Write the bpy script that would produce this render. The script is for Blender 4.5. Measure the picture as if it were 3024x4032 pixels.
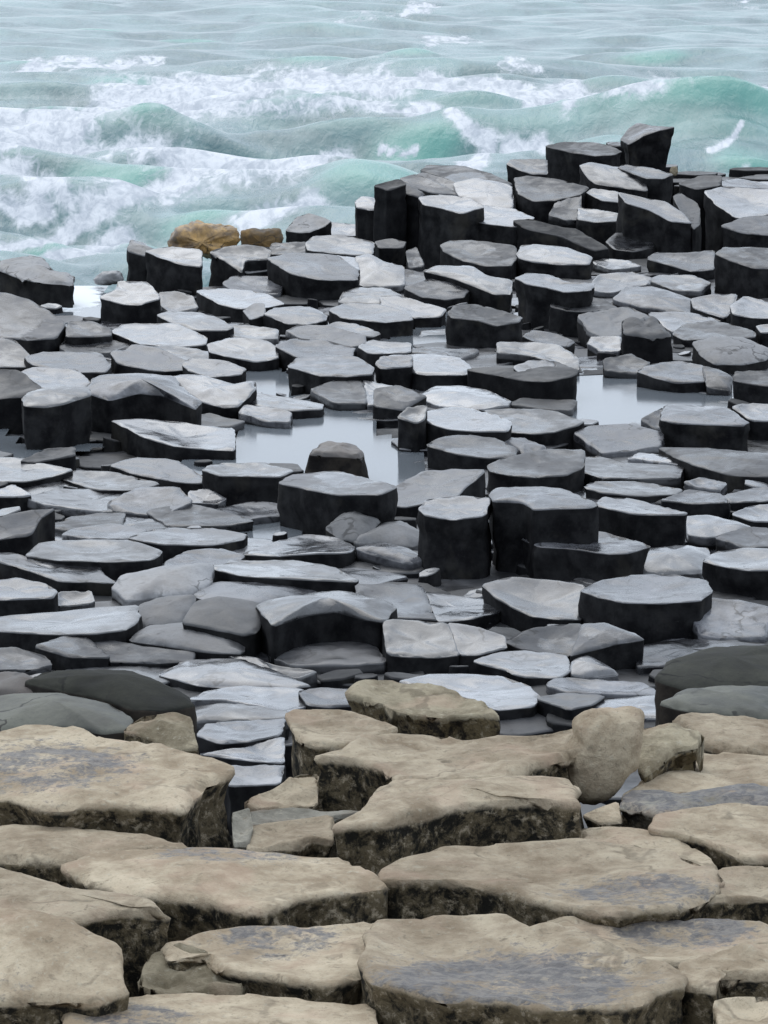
import bpy, math, random
import numpy as np
from mathutils import noise as mnoise, Vector

random.seed(7)
rng = np.random.default_rng(7)
scene = bpy.context.scene
for o in list(bpy.data.objects):
    bpy.data.objects.remove(o, do_unlink=True)

# ------------------------------------------------------------------ camera
PITCH = math.radians(9.6)
CAMZ = 1.60
FOC, CX, CY = 14582.0, 1512.0, 2016.0            # photograph pixels
cam_d = bpy.data.cameras.new('camera')
cam_d.sensor_fit = 'VERTICAL'
cam_d.sensor_height = 24.0
cam_d.lens = 24.0 * FOC / 4032.0
cam_d.clip_start = 0.05
cam_d.clip_end = 9000
cam = bpy.data.objects.new('camera', cam_d)
cam.location = (0, 0, CAMZ)
cam.rotation_euler = (math.pi / 2 - PITCH, 0, 0)
scene.collection.objects.link(cam)
scene.camera = cam
scene.render.resolution_x, scene.render.resolution_y = 768, 1024

# ------------------------------------------------------------------ sky and sun
SUN_EL, SUN_ROT = math.radians(52), math.radians(-25)   # behind the clouds, out over the sea
world = bpy.data.worlds.new('World')
scene.world = world
world.use_nodes = True
wn, wl = world.node_tree.nodes, world.node_tree.links
wn.clear()
sky = wn.new('ShaderNodeTexSky')
sky.sky_type = 'NISHITA'
sky.sun_disc = False
sky.sun_elevation = SUN_EL
sky.sun_rotation = SUN_ROT
sky.air_density = 1.0
sky.dust_density = 3.0
mixc = wn.new('ShaderNodeMix'); mixc.data_type = 'RGBA'
mixc.inputs[0].default_value = 0.90                      # cloud cover
mixc.inputs[7].default_value = (9.6, 10.7, 12.2, 1)
wl.new(sky.outputs[0], mixc.inputs[6])
bg = wn.new('ShaderNodeBackground')
bg.inputs['Strength'].default_value = 0.12
wl.new(mixc.outputs[2], bg.inputs['Color'])
wo = wn.new('ShaderNodeOutputWorld')
wl.new(bg.outputs[0], wo.inputs['Surface'])

sun_d = bpy.data.lights.new('sun', 'SUN')
sun_d.energy = 1.0
sun_d.angle = math.radians(60)
sun_d.color = (1.0, 0.96, 0.9)
sun = bpy.data.objects.new('sun', sun_d)
sdir = Vector((math.sin(SUN_ROT) * math.cos(SUN_EL), math.cos(SUN_ROT) * math.cos(SUN_EL), math.sin(SUN_EL)))
sun.rotation_euler = sdir.to_track_quat('Z', 'Y').to_euler()
sun.location = (0, 10, 30)
scene.collection.objects.link(sun)

vs = scene.view_settings
vs.view_transform = 'Standard'
vs.look = 'None'
vs.exposure = 0.0
vs.gamma = 1.0
vs.use_curve_mapping = False

# ------------------------------------------------------------------ materials
def mat_new(name):
    m = bpy.data.materials.new(name)
    m.use_nodes = True
    nt = m.node_tree
    return m, nt, nt.nodes['Principled BSDF']

class N:
    """small node helper"""
    def __init__(s, nt):
        s.nt = nt
    def node(s, t, **kw):
        n = s.nt.nodes.new(t)
        for k, v in kw.items():
            setattr(n, k, v)
        return n
    def link(s, a, b):
        s.nt.links.new(a, b)
    def setin(s, sock, v):
        if isinstance(v, (int, float)):
            sock.default_value = v
        elif isinstance(v, (tuple, list)):
            sock.default_value = tuple(v) + ((1,) if len(v) == 3 and len(sock.default_value) == 4 else ())
        else:
            s.link(v, sock)
    def noise(s, vec, scale, detail=4, rough=0.55, dist=0.0):
        n = s.node('ShaderNodeTexNoise')
        n.inputs['Scale'].default_value = scale
        n.inputs['Detail'].default_value = detail
        n.inputs['Roughness'].default_value = rough
        n.inputs['Distortion'].default_value = dist
        s.link(vec, n.inputs['Vector'])
        return n.outputs[0]
    def ramp(s, fac, lo, hi, a=0.0, b=1.0):
        n = s.node('ShaderNodeMapRange')
        n.interpolation_type = 'SMOOTHSTEP'
        s.setin(n.inputs[0], fac)
        n.inputs[1].default_value = lo; n.inputs[2].default_value = hi
        n.inputs[3].default_value = a; n.inputs[4].default_value = b
        return n.outputs[0]
    def mix(s, fac, a, b):
        n = s.node('ShaderNodeMix', data_type='RGBA')
        s.setin(n.inputs[0], fac); s.setin(n.inputs[6], a); s.setin(n.inputs[7], b)
        return n.outputs[2]
    def mixf(s, fac, a, b):
        n = s.node('ShaderNodeMix')
        s.setin(n.inputs[0], fac); s.setin(n.inputs[2], a); s.setin(n.inputs[3], b)
        return n.outputs[0]
    def math(s, op, a, b=0.0, clamp=False):
        n = s.node('ShaderNodeMath', operation=op)
        n.use_clamp = clamp
        s.setin(n.inputs[0], a); s.setin(n.inputs[1], b)
        return n.outputs[0]
    def attr(s, name):
        n = s.node('ShaderNodeAttribute'); n.attribute_name = name
        return n.outputs['Fac']
    def bump(s, h, strength, dist, normal=None):
        n = s.node('ShaderNodeBump')
        n.inputs['Strength'].default_value = strength
        n.inputs['Distance'].default_value = dist
        s.link(h, n.inputs['Height'])
        if normal is not None:
            s.link(normal, n.inputs['Normal'])
        return n.outputs[0]

def basalt_material(name, top_lo, top_hi, side_lo, side_hi, r_lo, r_hi, coat=0.0, spec=0.6):
    m, nt, p = mat_new(name)
    k = N(nt)
    pos = k.node('ShaderNodeNewGeometry').outputs['Position']
    oi = k.node('ShaderNodeObjectInfo').outputs['Random']
    big = k.noise(pos, 3.2, 4, 0.6, 0.5)
    mid = k.noise(pos, 12, 5, 0.6)
    fine = k.noise(pos, 90, 4, 0.7)
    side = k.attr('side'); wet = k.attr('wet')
    f1 = k.ramp(k.math('ADD', k.math('MULTIPLY', big, 0.55), k.math('MULTIPLY', mid, 0.45)), 0.36, 0.64)
    top = k.mix(f1, top_lo, top_hi)
    top = k.mix(k.ramp(fine, 0.45, 0.75, 0.0, 0.35), top, (0.03, 0.03, 0.033))
    val = k.node('ShaderNodeHueSaturation')
    k.link(top, val.inputs['Color'])
    k.link(k.ramp(oi, 0, 1, 0.45, 1.5), val.inputs['Value'])
    top = val.outputs[0]
    vk = k.node('ShaderNodeTexVoronoi', feature='DISTANCE_TO_EDGE')
    vk.inputs['Scale'].default_value = 3.1
    wk = k.node('ShaderNodeVectorMath', operation='ADD')
    nk = k.node('ShaderNodeTexNoise'); nk.inputs['Scale'].default_value = 6.0; nk.inputs['Detail'].default_value = 4
    k.link(pos, nk.inputs['Vector'])
    sk = k.node('ShaderNodeVectorMath', operation='SCALE'); sk.inputs['Scale'].default_value = 0.35
    k.link(nk.outputs['Color'], sk.inputs[0]); k.link(pos, wk.inputs[0]); k.link(sk.outputs[0], wk.inputs[1])
    k.link(wk.outputs[0], vk.inputs['Vector'])
    ck = k.math('MULTIPLY', k.ramp(vk.outputs['Distance'], 0.004, 0.03, 1.0, 0.0), k.ramp(big, 0.46, 0.58))
    top = k.mix(k.math('MULTIPLY', ck, 0.8), top, (0.008, 0.008, 0.009))
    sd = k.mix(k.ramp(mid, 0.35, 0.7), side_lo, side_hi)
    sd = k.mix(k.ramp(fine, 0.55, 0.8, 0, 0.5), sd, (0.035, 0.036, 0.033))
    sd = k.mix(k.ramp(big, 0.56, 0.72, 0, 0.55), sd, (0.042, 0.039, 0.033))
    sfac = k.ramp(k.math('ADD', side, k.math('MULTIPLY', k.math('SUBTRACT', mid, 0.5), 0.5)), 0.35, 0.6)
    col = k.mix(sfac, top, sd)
    k.link(col, p.inputs['Base Color'])
    rr = k.mixf(k.ramp(k.math('ADD', k.math('MULTIPLY', big, 0.6), k.math('MULTIPLY', mid, 0.4)), 0.38, 0.62), r_lo, r_hi)
    wetn = k.ramp(k.math('ADD', wet, k.math('MULTIPLY', k.math('SUBTRACT', mid, 0.5), 1.2)), 0.35, 0.65)
    wetn = k.math('MULTIPLY', wetn, k.ramp(wet, 0.02, 0.15))
    rr = k.math('MULTIPLY', rr, k.ramp(oi, 0, 1, 1.35, 0.75))
    rr = k.mixf(wetn, rr, 0.10)
    rr = k.mixf(sfac, rr, 0.75)
    k.link(rr, p.inputs['Roughness'])
    oi2 = k.math('FRACT', k.math('MULTIPLY', oi, 7.31))
    k.link(k.mixf(sfac, k.math('MULTIPLY', k.ramp(oi2, 0.25, 0.8), coat * 1.5), 0.0), p.inputs['Coat Weight'])
    k.link(k.ramp(mid, 0.35, 0.65, 0.08, 0.32), p.inputs['Coat Roughness'])
    p.inputs['Coat IOR'].default_value = 1.4
    sp = k.mixf(sfac, k.math('MULTIPLY', k.ramp(oi2, 0.1, 0.7, 0.75, 1.2), spec), 0.12)
    k.link(sp, p.inputs['Specular IOR Level'])
    h = k.math('ADD', k.math('MULTIPLY', mid, 0.7), k.math('MULTIPLY', fine, 0.3))
    k.link(k.bump(h, 0.30, 0.010), p.inputs['Normal'])
    return m

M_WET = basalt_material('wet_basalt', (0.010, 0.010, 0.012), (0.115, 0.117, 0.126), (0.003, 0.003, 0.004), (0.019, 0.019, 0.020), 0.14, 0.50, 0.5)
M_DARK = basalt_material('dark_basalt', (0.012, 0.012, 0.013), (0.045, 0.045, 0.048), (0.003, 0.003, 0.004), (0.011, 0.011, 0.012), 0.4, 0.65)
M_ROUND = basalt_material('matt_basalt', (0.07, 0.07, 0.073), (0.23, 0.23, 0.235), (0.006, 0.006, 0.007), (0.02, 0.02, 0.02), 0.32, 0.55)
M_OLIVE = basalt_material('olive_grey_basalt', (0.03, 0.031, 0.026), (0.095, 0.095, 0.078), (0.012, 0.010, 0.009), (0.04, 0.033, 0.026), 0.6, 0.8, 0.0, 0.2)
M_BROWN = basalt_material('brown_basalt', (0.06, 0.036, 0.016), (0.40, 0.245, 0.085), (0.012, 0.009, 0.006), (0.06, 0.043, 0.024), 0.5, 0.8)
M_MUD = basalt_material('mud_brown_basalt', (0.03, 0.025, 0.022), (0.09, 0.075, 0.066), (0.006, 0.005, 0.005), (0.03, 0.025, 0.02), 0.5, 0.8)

def tan_material(name, c_lo, c_hi, s_lo, s_hi):
    m, nt, p = mat_new(name)
    k = N(nt)
    pos = k.node('ShaderNodeNewGeometry').outputs['Position']
    oi = k.node('ShaderNodeObjectInfo').outputs['Random']
    big = k.noise(pos, 5, 5, 0.6, 0.6)
    mid = k.noise(pos, 24, 6, 0.68)
    fine = k.noise(pos, 140, 4, 0.7)
    spot = k.noise(pos, 46, 3, 0.6, 0.8)
    side = k.attr('side'); wet = k.attr('wet')
    top = k.mix(k.ramp(k.math('ADD', k.math('MULTIPLY', big, 0.6), k.math('MULTIPLY', mid, 0.4)), 0.36, 0.64), c_lo, c_hi)
    top = k.mix(k.ramp(spot, 0.60, 0.72, 0, 0.55), top, (0.14, 0.115, 0.08))
    top = k.mix(k.ramp(fine, 0.55, 0.72, 0, 0.6), top, (0.11, 0.09, 0.062))
    crust = k.noise(pos, 70, 5, 0.75)
    top = k.mix(k.ramp(crust, 0.55, 0.7, 0, 0.45), top, (0.5, 0.46, 0.36))
    pit = k.noise(pos, 11, 5, 0.7, 1.0)
    top = k.mix(k.ramp(pit, 0.58, 0.70, 0, 0.5), top, (0.17, 0.135, 0.092))
    pink = k.noise(pos, 7.3, 3, 0.5)
    top = k.mix(k.ramp(pink, 0.52, 0.68, 0, 0.35), top, (0.42, 0.30, 0.22))
    hs = k.node('ShaderNodeHueSaturation')
    k.link(top, hs.inputs['Color'])
    k.link(k.ramp(oi, 0, 1, 0.86, 1.1), hs.inputs['Value'])
    top = hs.outputs[0]
    vk = k.node('ShaderNodeTexVoronoi', feature='DISTANCE_TO_EDGE')
    vk.inputs['Scale'].default_value = 2.6
    wk = k.node('ShaderNodeVectorMath', operation='ADD')
    nk = k.node('ShaderNodeTexNoise'); nk.inputs['Scale'].default_value = 6.0; nk.inputs['Detail'].default_value = 4
    k.link(pos, nk.inputs['Vector'])
    sk = k.node('ShaderNodeVectorMath', operation='SCALE'); sk.inputs['Scale'].default_value = 0.35
    k.link(nk.outputs['Color'], sk.inputs[0]); k.link(pos, wk.inputs[0]); k.link(sk.outputs[0], wk.inputs[1])
    k.link(wk.outputs[0], vk.inputs['Vector'])
    ck = k.math('MULTIPLY', k.ramp(vk.outputs['Distance'], 0.004, 0.03, 1.0, 0.0), k.ramp(big, 0.46, 0.58))
    top = k.mix(k.math('MULTIPLY', ck, 0.4), top, (0.06, 0.046, 0.03))
    wetf = k.ramp(k.math('ADD', wet, k.math('MULTIPLY', k.math('SUBTRACT', k.math('ADD', k.math('MULTIPLY', mid, 0.55), k.math('MULTIPLY', crust, 0.45)), 0.5), 3.4)), 0.28, 0.80)
    wetf = k.math('MULTIPLY', wetf, k.ramp(wet, 0.02, 0.2))
    top = k.mix(k.math('MULTIPLY', wetf, 0.9), top, k.mix(k.ramp(spot, 0.38, 0.66), (0.05, 0.05, 0.057), (0.15, 0.137, 0.123)))
    blot = k.noise(pos, 34, 6, 0.72, 0.3)
    patch = k.noise(pos, 9, 3, 0.6)
    blot2 = k.math('ADD', k.math('MULTIPLY', blot, 0.7), k.math('MULTIPLY', patch, 0.3))
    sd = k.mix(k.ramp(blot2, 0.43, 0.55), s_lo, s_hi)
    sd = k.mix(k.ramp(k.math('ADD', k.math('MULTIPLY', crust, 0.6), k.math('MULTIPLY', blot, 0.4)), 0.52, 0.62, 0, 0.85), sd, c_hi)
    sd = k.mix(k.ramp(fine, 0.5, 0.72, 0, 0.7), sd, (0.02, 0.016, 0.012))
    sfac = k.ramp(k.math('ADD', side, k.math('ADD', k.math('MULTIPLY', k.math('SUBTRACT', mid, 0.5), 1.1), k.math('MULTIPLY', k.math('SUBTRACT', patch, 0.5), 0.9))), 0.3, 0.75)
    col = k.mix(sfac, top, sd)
    k.link(col, p.inputs['Base Color'])
    rr = k.mixf(wetf, 0.85, 0.55)
    k.link(k.mixf(sfac, rr, 0.85), p.inputs['Roughness'])
    k.link(k.mixf(wetf, 0.2, 0.4), p.inputs['Specular IOR Level'])
    h = k.math('ADD', k.math('MULTIPLY', mid, 0.65), k.math('MULTIPLY', fine, 0.35))
    h = k.math('ADD', h, k.math('MULTIPLY', blot, sfac))
    k.link(k.bump(h, 0.75, 0.014), p.inputs['Normal'])
    return m

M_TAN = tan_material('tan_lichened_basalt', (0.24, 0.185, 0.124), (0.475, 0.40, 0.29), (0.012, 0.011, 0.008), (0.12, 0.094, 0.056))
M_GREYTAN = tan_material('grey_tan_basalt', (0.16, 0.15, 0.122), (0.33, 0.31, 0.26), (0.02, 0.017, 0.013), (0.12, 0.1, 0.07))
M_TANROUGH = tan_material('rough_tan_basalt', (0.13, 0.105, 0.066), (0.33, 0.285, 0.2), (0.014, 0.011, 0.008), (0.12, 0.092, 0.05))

def water_material():
    m, nt, p = mat_new('pool_water')
    k = N(nt)
    pos = k.node('ShaderNodeNewGeometry').outputs['Position']
    foam = k.attr('foam')
    n1 = k.noise(pos, 5, 4, 0.6)
    f = k.ramp(k.math('ADD', foam, k.math('MULTIPLY', k.math('SUBTRACT', n1, 0.5), 1.2)), 0.45, 0.7)
    k.link(k.mix(f, (0.135, 0.15, 0.165), (0.75, 0.78, 0.8)), p.inputs['Base Color'])  # pale water colour stands in for part of the sky reflection
    k.link(k.mixf(f, 0.10, 0.7), p.inputs['Roughness'])
    p.inputs['IOR'].default_value = 1.33
    k.link(k.bump(k.noise(pos, 38, 3, 0.55), 0.05, 0.004), p.inputs['Normal'])
    return m
M_POOL = water_material()

def sea_material():
    m, nt, p = mat_new('sea_water')
    k = N(nt)
    pos = k.node('ShaderNodeNewGeometry').outputs['Position']
    foam = k.attr('foam'); lift = k.attr('lift')
    mp = k.node('ShaderNodeMapping'); mp.inputs['Scale'].default_value = (1.0, 0.28, 1.0)
    k.link(pos, mp.inputs['Vector'])
    v = mp.outputs[0]
    n1 = k.noise(v, 2.2, 6, 0.65, 1.2)
    n2 = k.noise(v, 8.0, 5, 0.65, 0.8)
    n3 = k.noise(v, 0.8, 4, 0.55, 0.5)
    col = k.mix(k.ramp(n3, 0.35, 0.65), (0.065, 0.13, 0.14), (0.13, 0.225, 0.23))
    col = k.mix(k.ramp(lift, 0.0, 0.8), col, (0.125, 0.30, 0.262))
    mixn = k.math('ADD', k.math('MULTIPLY', n1, 0.72), k.math('MULTIPLY', n2, 0.28))
    f = k.ramp(k.math('ADD', foam, k.math('MULTIPLY', k.math('SUBTRACT', mixn, 0.5), 1.7)), 0.18, 0.62)
    f = k.math('MULTIPLY', f, k.ramp(foam, 0.0, 0.15))
    vo = k.node('ShaderNodeTexVoronoi', feature='DISTANCE_TO_EDGE')
    wv = k.node('ShaderNodeVectorMath', operation='ADD')
    k.link(v, wv.inputs[0])
    wn_ = k.node('ShaderNodeTexNoise'); wn_.inputs['Scale'].default_value = 3.0; wn_.inputs['Detail'].default_value = 3
    k.link(v, wn_.inputs['Vector'])
    sc_ = k.node('ShaderNodeVectorMath', operation='SCALE'); sc_.inputs['Scale'].default_value = 0.5
    k.link(wn_.outputs['Color'], sc_.inputs[0]); k.link(sc_.outputs[0], wv.inputs[1])
    vo.inputs['Scale'].default_value = 3.4
    k.link(wv.outputs[0], vo.inputs['Vector'])
    lace = k.math('MULTIPLY', k.ramp(vo.outputs['Distance'], 0.02, 0.14, 1.0, 0.0), k.ramp(foam, 0.10, 0.42, 0.0, 0.75))
    f = k.math('MAXIMUM', f, lace)
    veil = k.ramp(k.math('ADD', k.math('MULTIPLY', foam, 0.9), k.math('SUBTRACT', n2, 0.5)), 0.1, 0.6, 0, 0.45)
    ff = k.math('MAXIMUM', f, veil)
    fc = k.mix(k.ramp(k.math('ADD', k.math('MULTIPLY', n1, 0.5), k.math('MULTIPLY', n2, 0.5)), 0.38, 0.6), (0.40, 0.43, 0.47), (0.64, 0.655, 0.68))  # greyer tone paints shaded foam into the colour
    col = k.mix(ff, col, fc)
    k.link(col, p.inputs['Base Color'])
    k.link(k.mixf(ff, 0.22, 0.75), p.inputs['Roughness'])
    p.inputs['IOR'].default_value = 1.33
    n4 = k.noise(v, 4.5, 3, 0.5, 0.2)
    h = k.math('ADD', k.math('MULTIPLY', n4, 0.65), k.math('MULTIPLY', n2, 0.35))
    k.link(k.bump(h, 0.5, 0.12), p.inputs['Normal'])
    return m
M_SEA = sea_material()

def bed_material():
    m, nt, p = mat_new('bedrock')
    k = N(nt)
    pos = k.node('ShaderNodeNewGeometry').outputs['Position']
    n1 = k.noise(pos, 3, 6, 0.65); n2 = k.noise(pos, 30, 4, 0.6)
    k.link(k.mix(n1, (0.006, 0.006, 0.007), (0.025, 0.023, 0.021)), p.inputs['Base Color'])
    p.inputs['Roughness'].default_value = 0.7
    p.inputs['Specular IOR Level'].default_value = 0.2
    k.link(k.bump(n2, 0.6, 0.03), p.inputs['Normal'])
    return m
M_BED = bed_material()

# ------------------------------------------------------------------ projection helpers
FWD = np.array((0, math.cos(PITCH), -math.sin(PITCH)))
UPV = np.array((0, math.sin(PITCH), math.cos(PITCH)))
RGT = np.array((1.0, 0, 0))
CAM = np.array((0, 0, CAMZ))
S = 1512 / 1659
FRAMES = {'A': (0, 800, S), 'B': (1512, 800, S), 'C': (0, 1700, S), 'D': (1512, 1700, S), 'E': (0, 2650, S),
          'F': (1512, 2650, S), 'G': (0, 3400, S), 'H': (1512, 3400, S), 'R': (1900, 400, 1000 / 1659),
          'T': (1512, 0, S), 'S': (0, 0, S)}
def nat(fr, pts):
    x0, y0, s = FRAMES[fr]
    a = np.array(pts, float).reshape(-1, 2)
    return a * s + (x0, y0)
def ray(x, y):
    return FWD + UPV * (-(y - CY) / FOC) + RGT * ((x - CX) / FOC)
def hit_z(x, y, z):
    d = ray(x, y)
    return CAM + d * ((z - CAMZ) / d[2])
def to_px(P):
    v = np.asarray(P) - CAM
    d = v @ FWD
    return np.array((CX + FOC * (v @ RGT) / d, CY - FOC * (v @ UPV) / d))

# base level of each terrace: z = a + b * (Y - Y0)
ZONE = {'T': (-0.12, 0.0, 6.0), 'G': (-0.42, 0.0, 8.0), 'M': (-1.03, 0.0, 12.0), 'R': (-0.93, 0.075, 26.8)}
SEA_Z = -1.75
POOL_Z = -1.052
def hit_zone(x, y, zone):
    a, b, y0 = ZONE[zone]
    d = ray(x, y)
    # CAMZ + t dz = a + b (t dy - y0)
    t = (a - b * y0 - CAMZ) / (d[2] - b * d[1])
    return CAM + d * t

COL = scene.collection
def link_mesh(name, verts, faces, mat, smooth=True, attrs=None):
    me = bpy.data.meshes.new(name)
    me.from_pydata([tuple(v) for v in verts], [], faces)
    me.materials.append(mat)
    if smooth:
        me.polygons.foreach_set('use_smooth', [True] * len(me.polygons))
    for an, vals in (attrs or {}).items():
        at = me.attributes.new(an, 'FLOAT', 'POINT')
        at.data.foreach_set('value', np.asarray(vals, dtype=np.float32))
    me.update()
    ob = bpy.data.objects.new(name, me)
    COL.objects.link(ob)
    return ob

def chaikin(p, it, q=0.2):
    for _ in range(it):
        n = np.roll(p, -1, 0)
        a = p * (1 - q) + n * q
        b = p * q + n * (1 - q)
        p = np.stack((a, b), 1).reshape(-1, p.shape[1])
    return p
def resample(p, n):
    c = np.vstack((p, p[:1]))
    d = np.r_[0, np.cumsum(np.linalg.norm(np.diff(c, axis=0), axis=1))]
    t = np.linspace(0, d[-1], n, endpoint=False)
    return np.stack([np.interp(t, d, c[:, i]) for i in range(p.shape[1])], 1)
def outline(plan, n, seed, am=1.0):
    q = chaikin(plan, 1, 0.09)
    per = np.linalg.norm(np.roll(q, -1, 0) - q, axis=1)
    tot = per.sum()
    out = []
    for a, b, L in zip(q, np.roll(q, -1, 0), per):
        m = max(1, int(round(n * L / tot)))
        for i in range(m):
            out.append(a + (b - a) * i / m)
    out = np.array(out)
    c = out.mean(0)
    sz = tot / 6.0
    for i, v in enumerate(out):
        k = am * fbm((v[0], v[1], seed), 11.0) * 0.035 + fbm((v[0], v[1], seed + 4), 30.0) * 0.018
        out[i] = c + (v - c) * (1 + k * min(1, 0.25 / max(sz, .01) + .4))
    return out
def area_centroid(p):
    x, y = p[:, 0], p[:, 1]
    xn, yn = np.roll(x, -1), np.roll(y, -1)
    cr = x * yn - xn * y
    A = cr.sum() / 2
    if abs(A) < 1e-9:
        return p.mean(0)
    return np.array((((x + xn) * cr).sum() / (6 * A), ((y + yn) * cr).sum() / (6 * A)))
def inside(p, q):
    x, y = q
    j = len(p) - 1
    r = False
    for i in range(len(p)):
        if (p[i][1] > y) != (p[j][1] > y) and x < (p[j][0] - p[i][0]) * (y - p[i][1]) / (p[j][1] - p[i][1]) + p[i][0]:
            r = not r
        j = i
    return r
def fbm(v, s, o=3):
    return mnoise.fractal(Vector((v[0] * s, v[1] * s, v[2] * s)), 0.9, 2.1, o)

PLAN = []          # footprints of what has been built, to fill the gaps later

def prism(name, plan, zt, tx, ty, anchor, zbot, mat, dish=0.0, rough=1.0, n=44, wet=0.0, wetc=(0, 0), wetr=0.7, flare=0.0, bevel=0.0045, seed=0.0, grow=1.05, worn=0.0, under=0.0):
    """a broken basalt column: an uneven worn top on a ragged prism"""
    if len(plan) < 3:
        return None
    A2 = 0.5 * np.sum(plan[:, 0] * np.roll(plan[:, 1], -1) - np.roll(plan[:, 0], -1) * plan[:, 1])
    if A2 < 0:
        plan = plan[::-1]
    p = outline(plan, n, seed, 1.6 if rough > 1.6 else 1.0)
    n = len(p)
    p = area_centroid(p) + (p - area_centroid(p)) * grow
    c = area_centroid(p)
    size = math.sqrt(abs(A2))
    bevel = min(bevel, size * 0.04)
    tops = [0.22, 0.42, 0.60, 0.75, 0.87, 0.945, 0.985] if n < 80 else [0.1, 0.2, 0.3, 0.4, 0.5, 0.6, 0.69, 0.77, 0.84, 0.9, 0.95, 0.985]
    V, side, wt = [], [], []
    pl = lambda q: zt + tx * (q[0] - anchor[0]) + ty * (q[1] - anchor[1])
    rr = (p - c)
    ex = max(1e-6, np.abs(rr[:, 0]).max()); ey = max(1e-6, np.abs(rr[:, 1]).max())
    def wetness(q):
        if wet <= 0:
            return 0.0
        u = ((q[0] - c[0]) / ex - wetc[0]) / wetr
        v = ((q[1] - c[1]) / ey - wetc[1]) / wetr
        r2 = u * u + v * v
        if r2 > 2.4:
            return 0.0
        ring = 0.55 + 0.5 * math.exp(-((math.sqrt(r2) - 0.7) / 0.28) ** 2) * (1 if v > -0.2 else 0.5)
        return 1.2 * wet * ring * math.exp(-0.7 * r2) * min(1.0, (2.4 - r2) / 1.0)
    def topz(q, f):
        nz = fbm((q[0], q[1], seed), 5.0) * 0.006 + fbm((q[0], q[1], seed + 9), 22.0) * 0.0028
        return pl(q) + dish * (f * f - 1.0) + nz * rough * min(1.0, (1.02 - f) * 6)
    V.append((c[0], c[1], topz(c, 0))); side.append(0); wt.append(wetness(c))
    for f in tops:
        for q0 in rr:
            q = c + q0 * f
            z = topz(q, f)
            if f > 0.9:
                z -= max(0.0, fbm((q[0], q[1], seed + 2), 16.0) - 0.05) * 0.028 * (rough - 0.6) * (f - 0.88) / 0.1 if rough > 1 else 0.0
            if f > 0.97:
                z -= bevel * 0.30
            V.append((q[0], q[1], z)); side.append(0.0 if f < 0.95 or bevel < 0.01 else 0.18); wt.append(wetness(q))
    hgt = max(0.25, pl(c) - zbot)
    downs = [bevel * 1.1, bevel * 2.6, 0.035, 0.06, 0.085, 0.11, 0.15, 0.22, 0.32, 0.5, hgt]
    downs = [d for d in downs if d <= hgt]
    jd = 0.08 + 0.2 * random.random()           # a horizontal joint somewhere below
    for k, d in enumerate(downs):
        for q0 in rr:
            q = c + q0
            z0 = pl(q)
            nn = fbm((q[0] * 1.0, q[1], (z0 - d) * 0.6 + seed), 7.0) * 0.012 + fbm((q[0], q[1], (z0 - d) + seed), 26.0) * 0.004
            off = nn * rough * min(1, d / 0.04) * min(1, size / 0.35) + flare * d
            if under:
                off -= under * min(1.0, max(0.0, (d - 0.012) / 0.025)) * (0.5 + max(0.0, fbm((q[0], q[1], seed + 5), 6.0) + 0.3))
            if abs(d - jd) < 0.03:
                off -= 0.010
            ln = max(1e-6, math.hypot(*q0))
            q = q + q0 / ln * off
            z = min(z0 - d, z0 - 0.002) if k < len(downs) - 1 else zbot
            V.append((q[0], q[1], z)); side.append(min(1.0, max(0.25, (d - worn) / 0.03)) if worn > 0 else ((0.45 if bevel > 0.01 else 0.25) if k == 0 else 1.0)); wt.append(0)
    F = [(0, 1 + i, 1 + (i + 1) % n) for i in range(n)]
    rows = len(tops) + len(downs)
    for r in range(rows - 1):
        a, b = 1 + r * n, 1 + (r + 1) * n
        for i in range(n):
            j = (i + 1) % n
            F.append((a + i, b + i, b + j, a + j))
    F.append(tuple(1 + (rows - 1) * n + i for i in range(n))[::-1])
    ob = link_mesh(name, V, F, mat, True, {'side': side, 'wet': wt})
    PLAN.append(p)
    return ob

SPLIT = {}
def split(P):
    """crack a top across its middle"""
    c = area_centroid(P) + np.array((random.uniform(-.12, .12) * np.ptp(P[:, 0]), random.uniform(-.1, .1) * np.ptp(P[:, 1])))
    a = math.radians(random.uniform(48, 132))
    nrm = np.array((-math.sin(a), math.cos(a)))
    out = []
    for sg in (1, -1):
        q = []
        for p0, p1 in zip(P, np.roll(P, -1, 0)):
            d0, d1 = sg * ((p0 - c) @ nrm), sg * ((p1 - c) @ nrm)
            if d0 >= 0: q.append(p0)
            if d0 * d1 < 0: q.append(p0 + (p1 - p0) * d0 / (d0 - d1))
        if len(q) < 3: return None
        q = np.array(q)
        A = abs(0.5 * np.sum(q[:, 0] * np.roll(q[:, 1], -1) - np.roll(q[:, 0], -1) * q[:, 1]))
        if A < 0.02: return None
        out.append(q)
    return out

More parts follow.
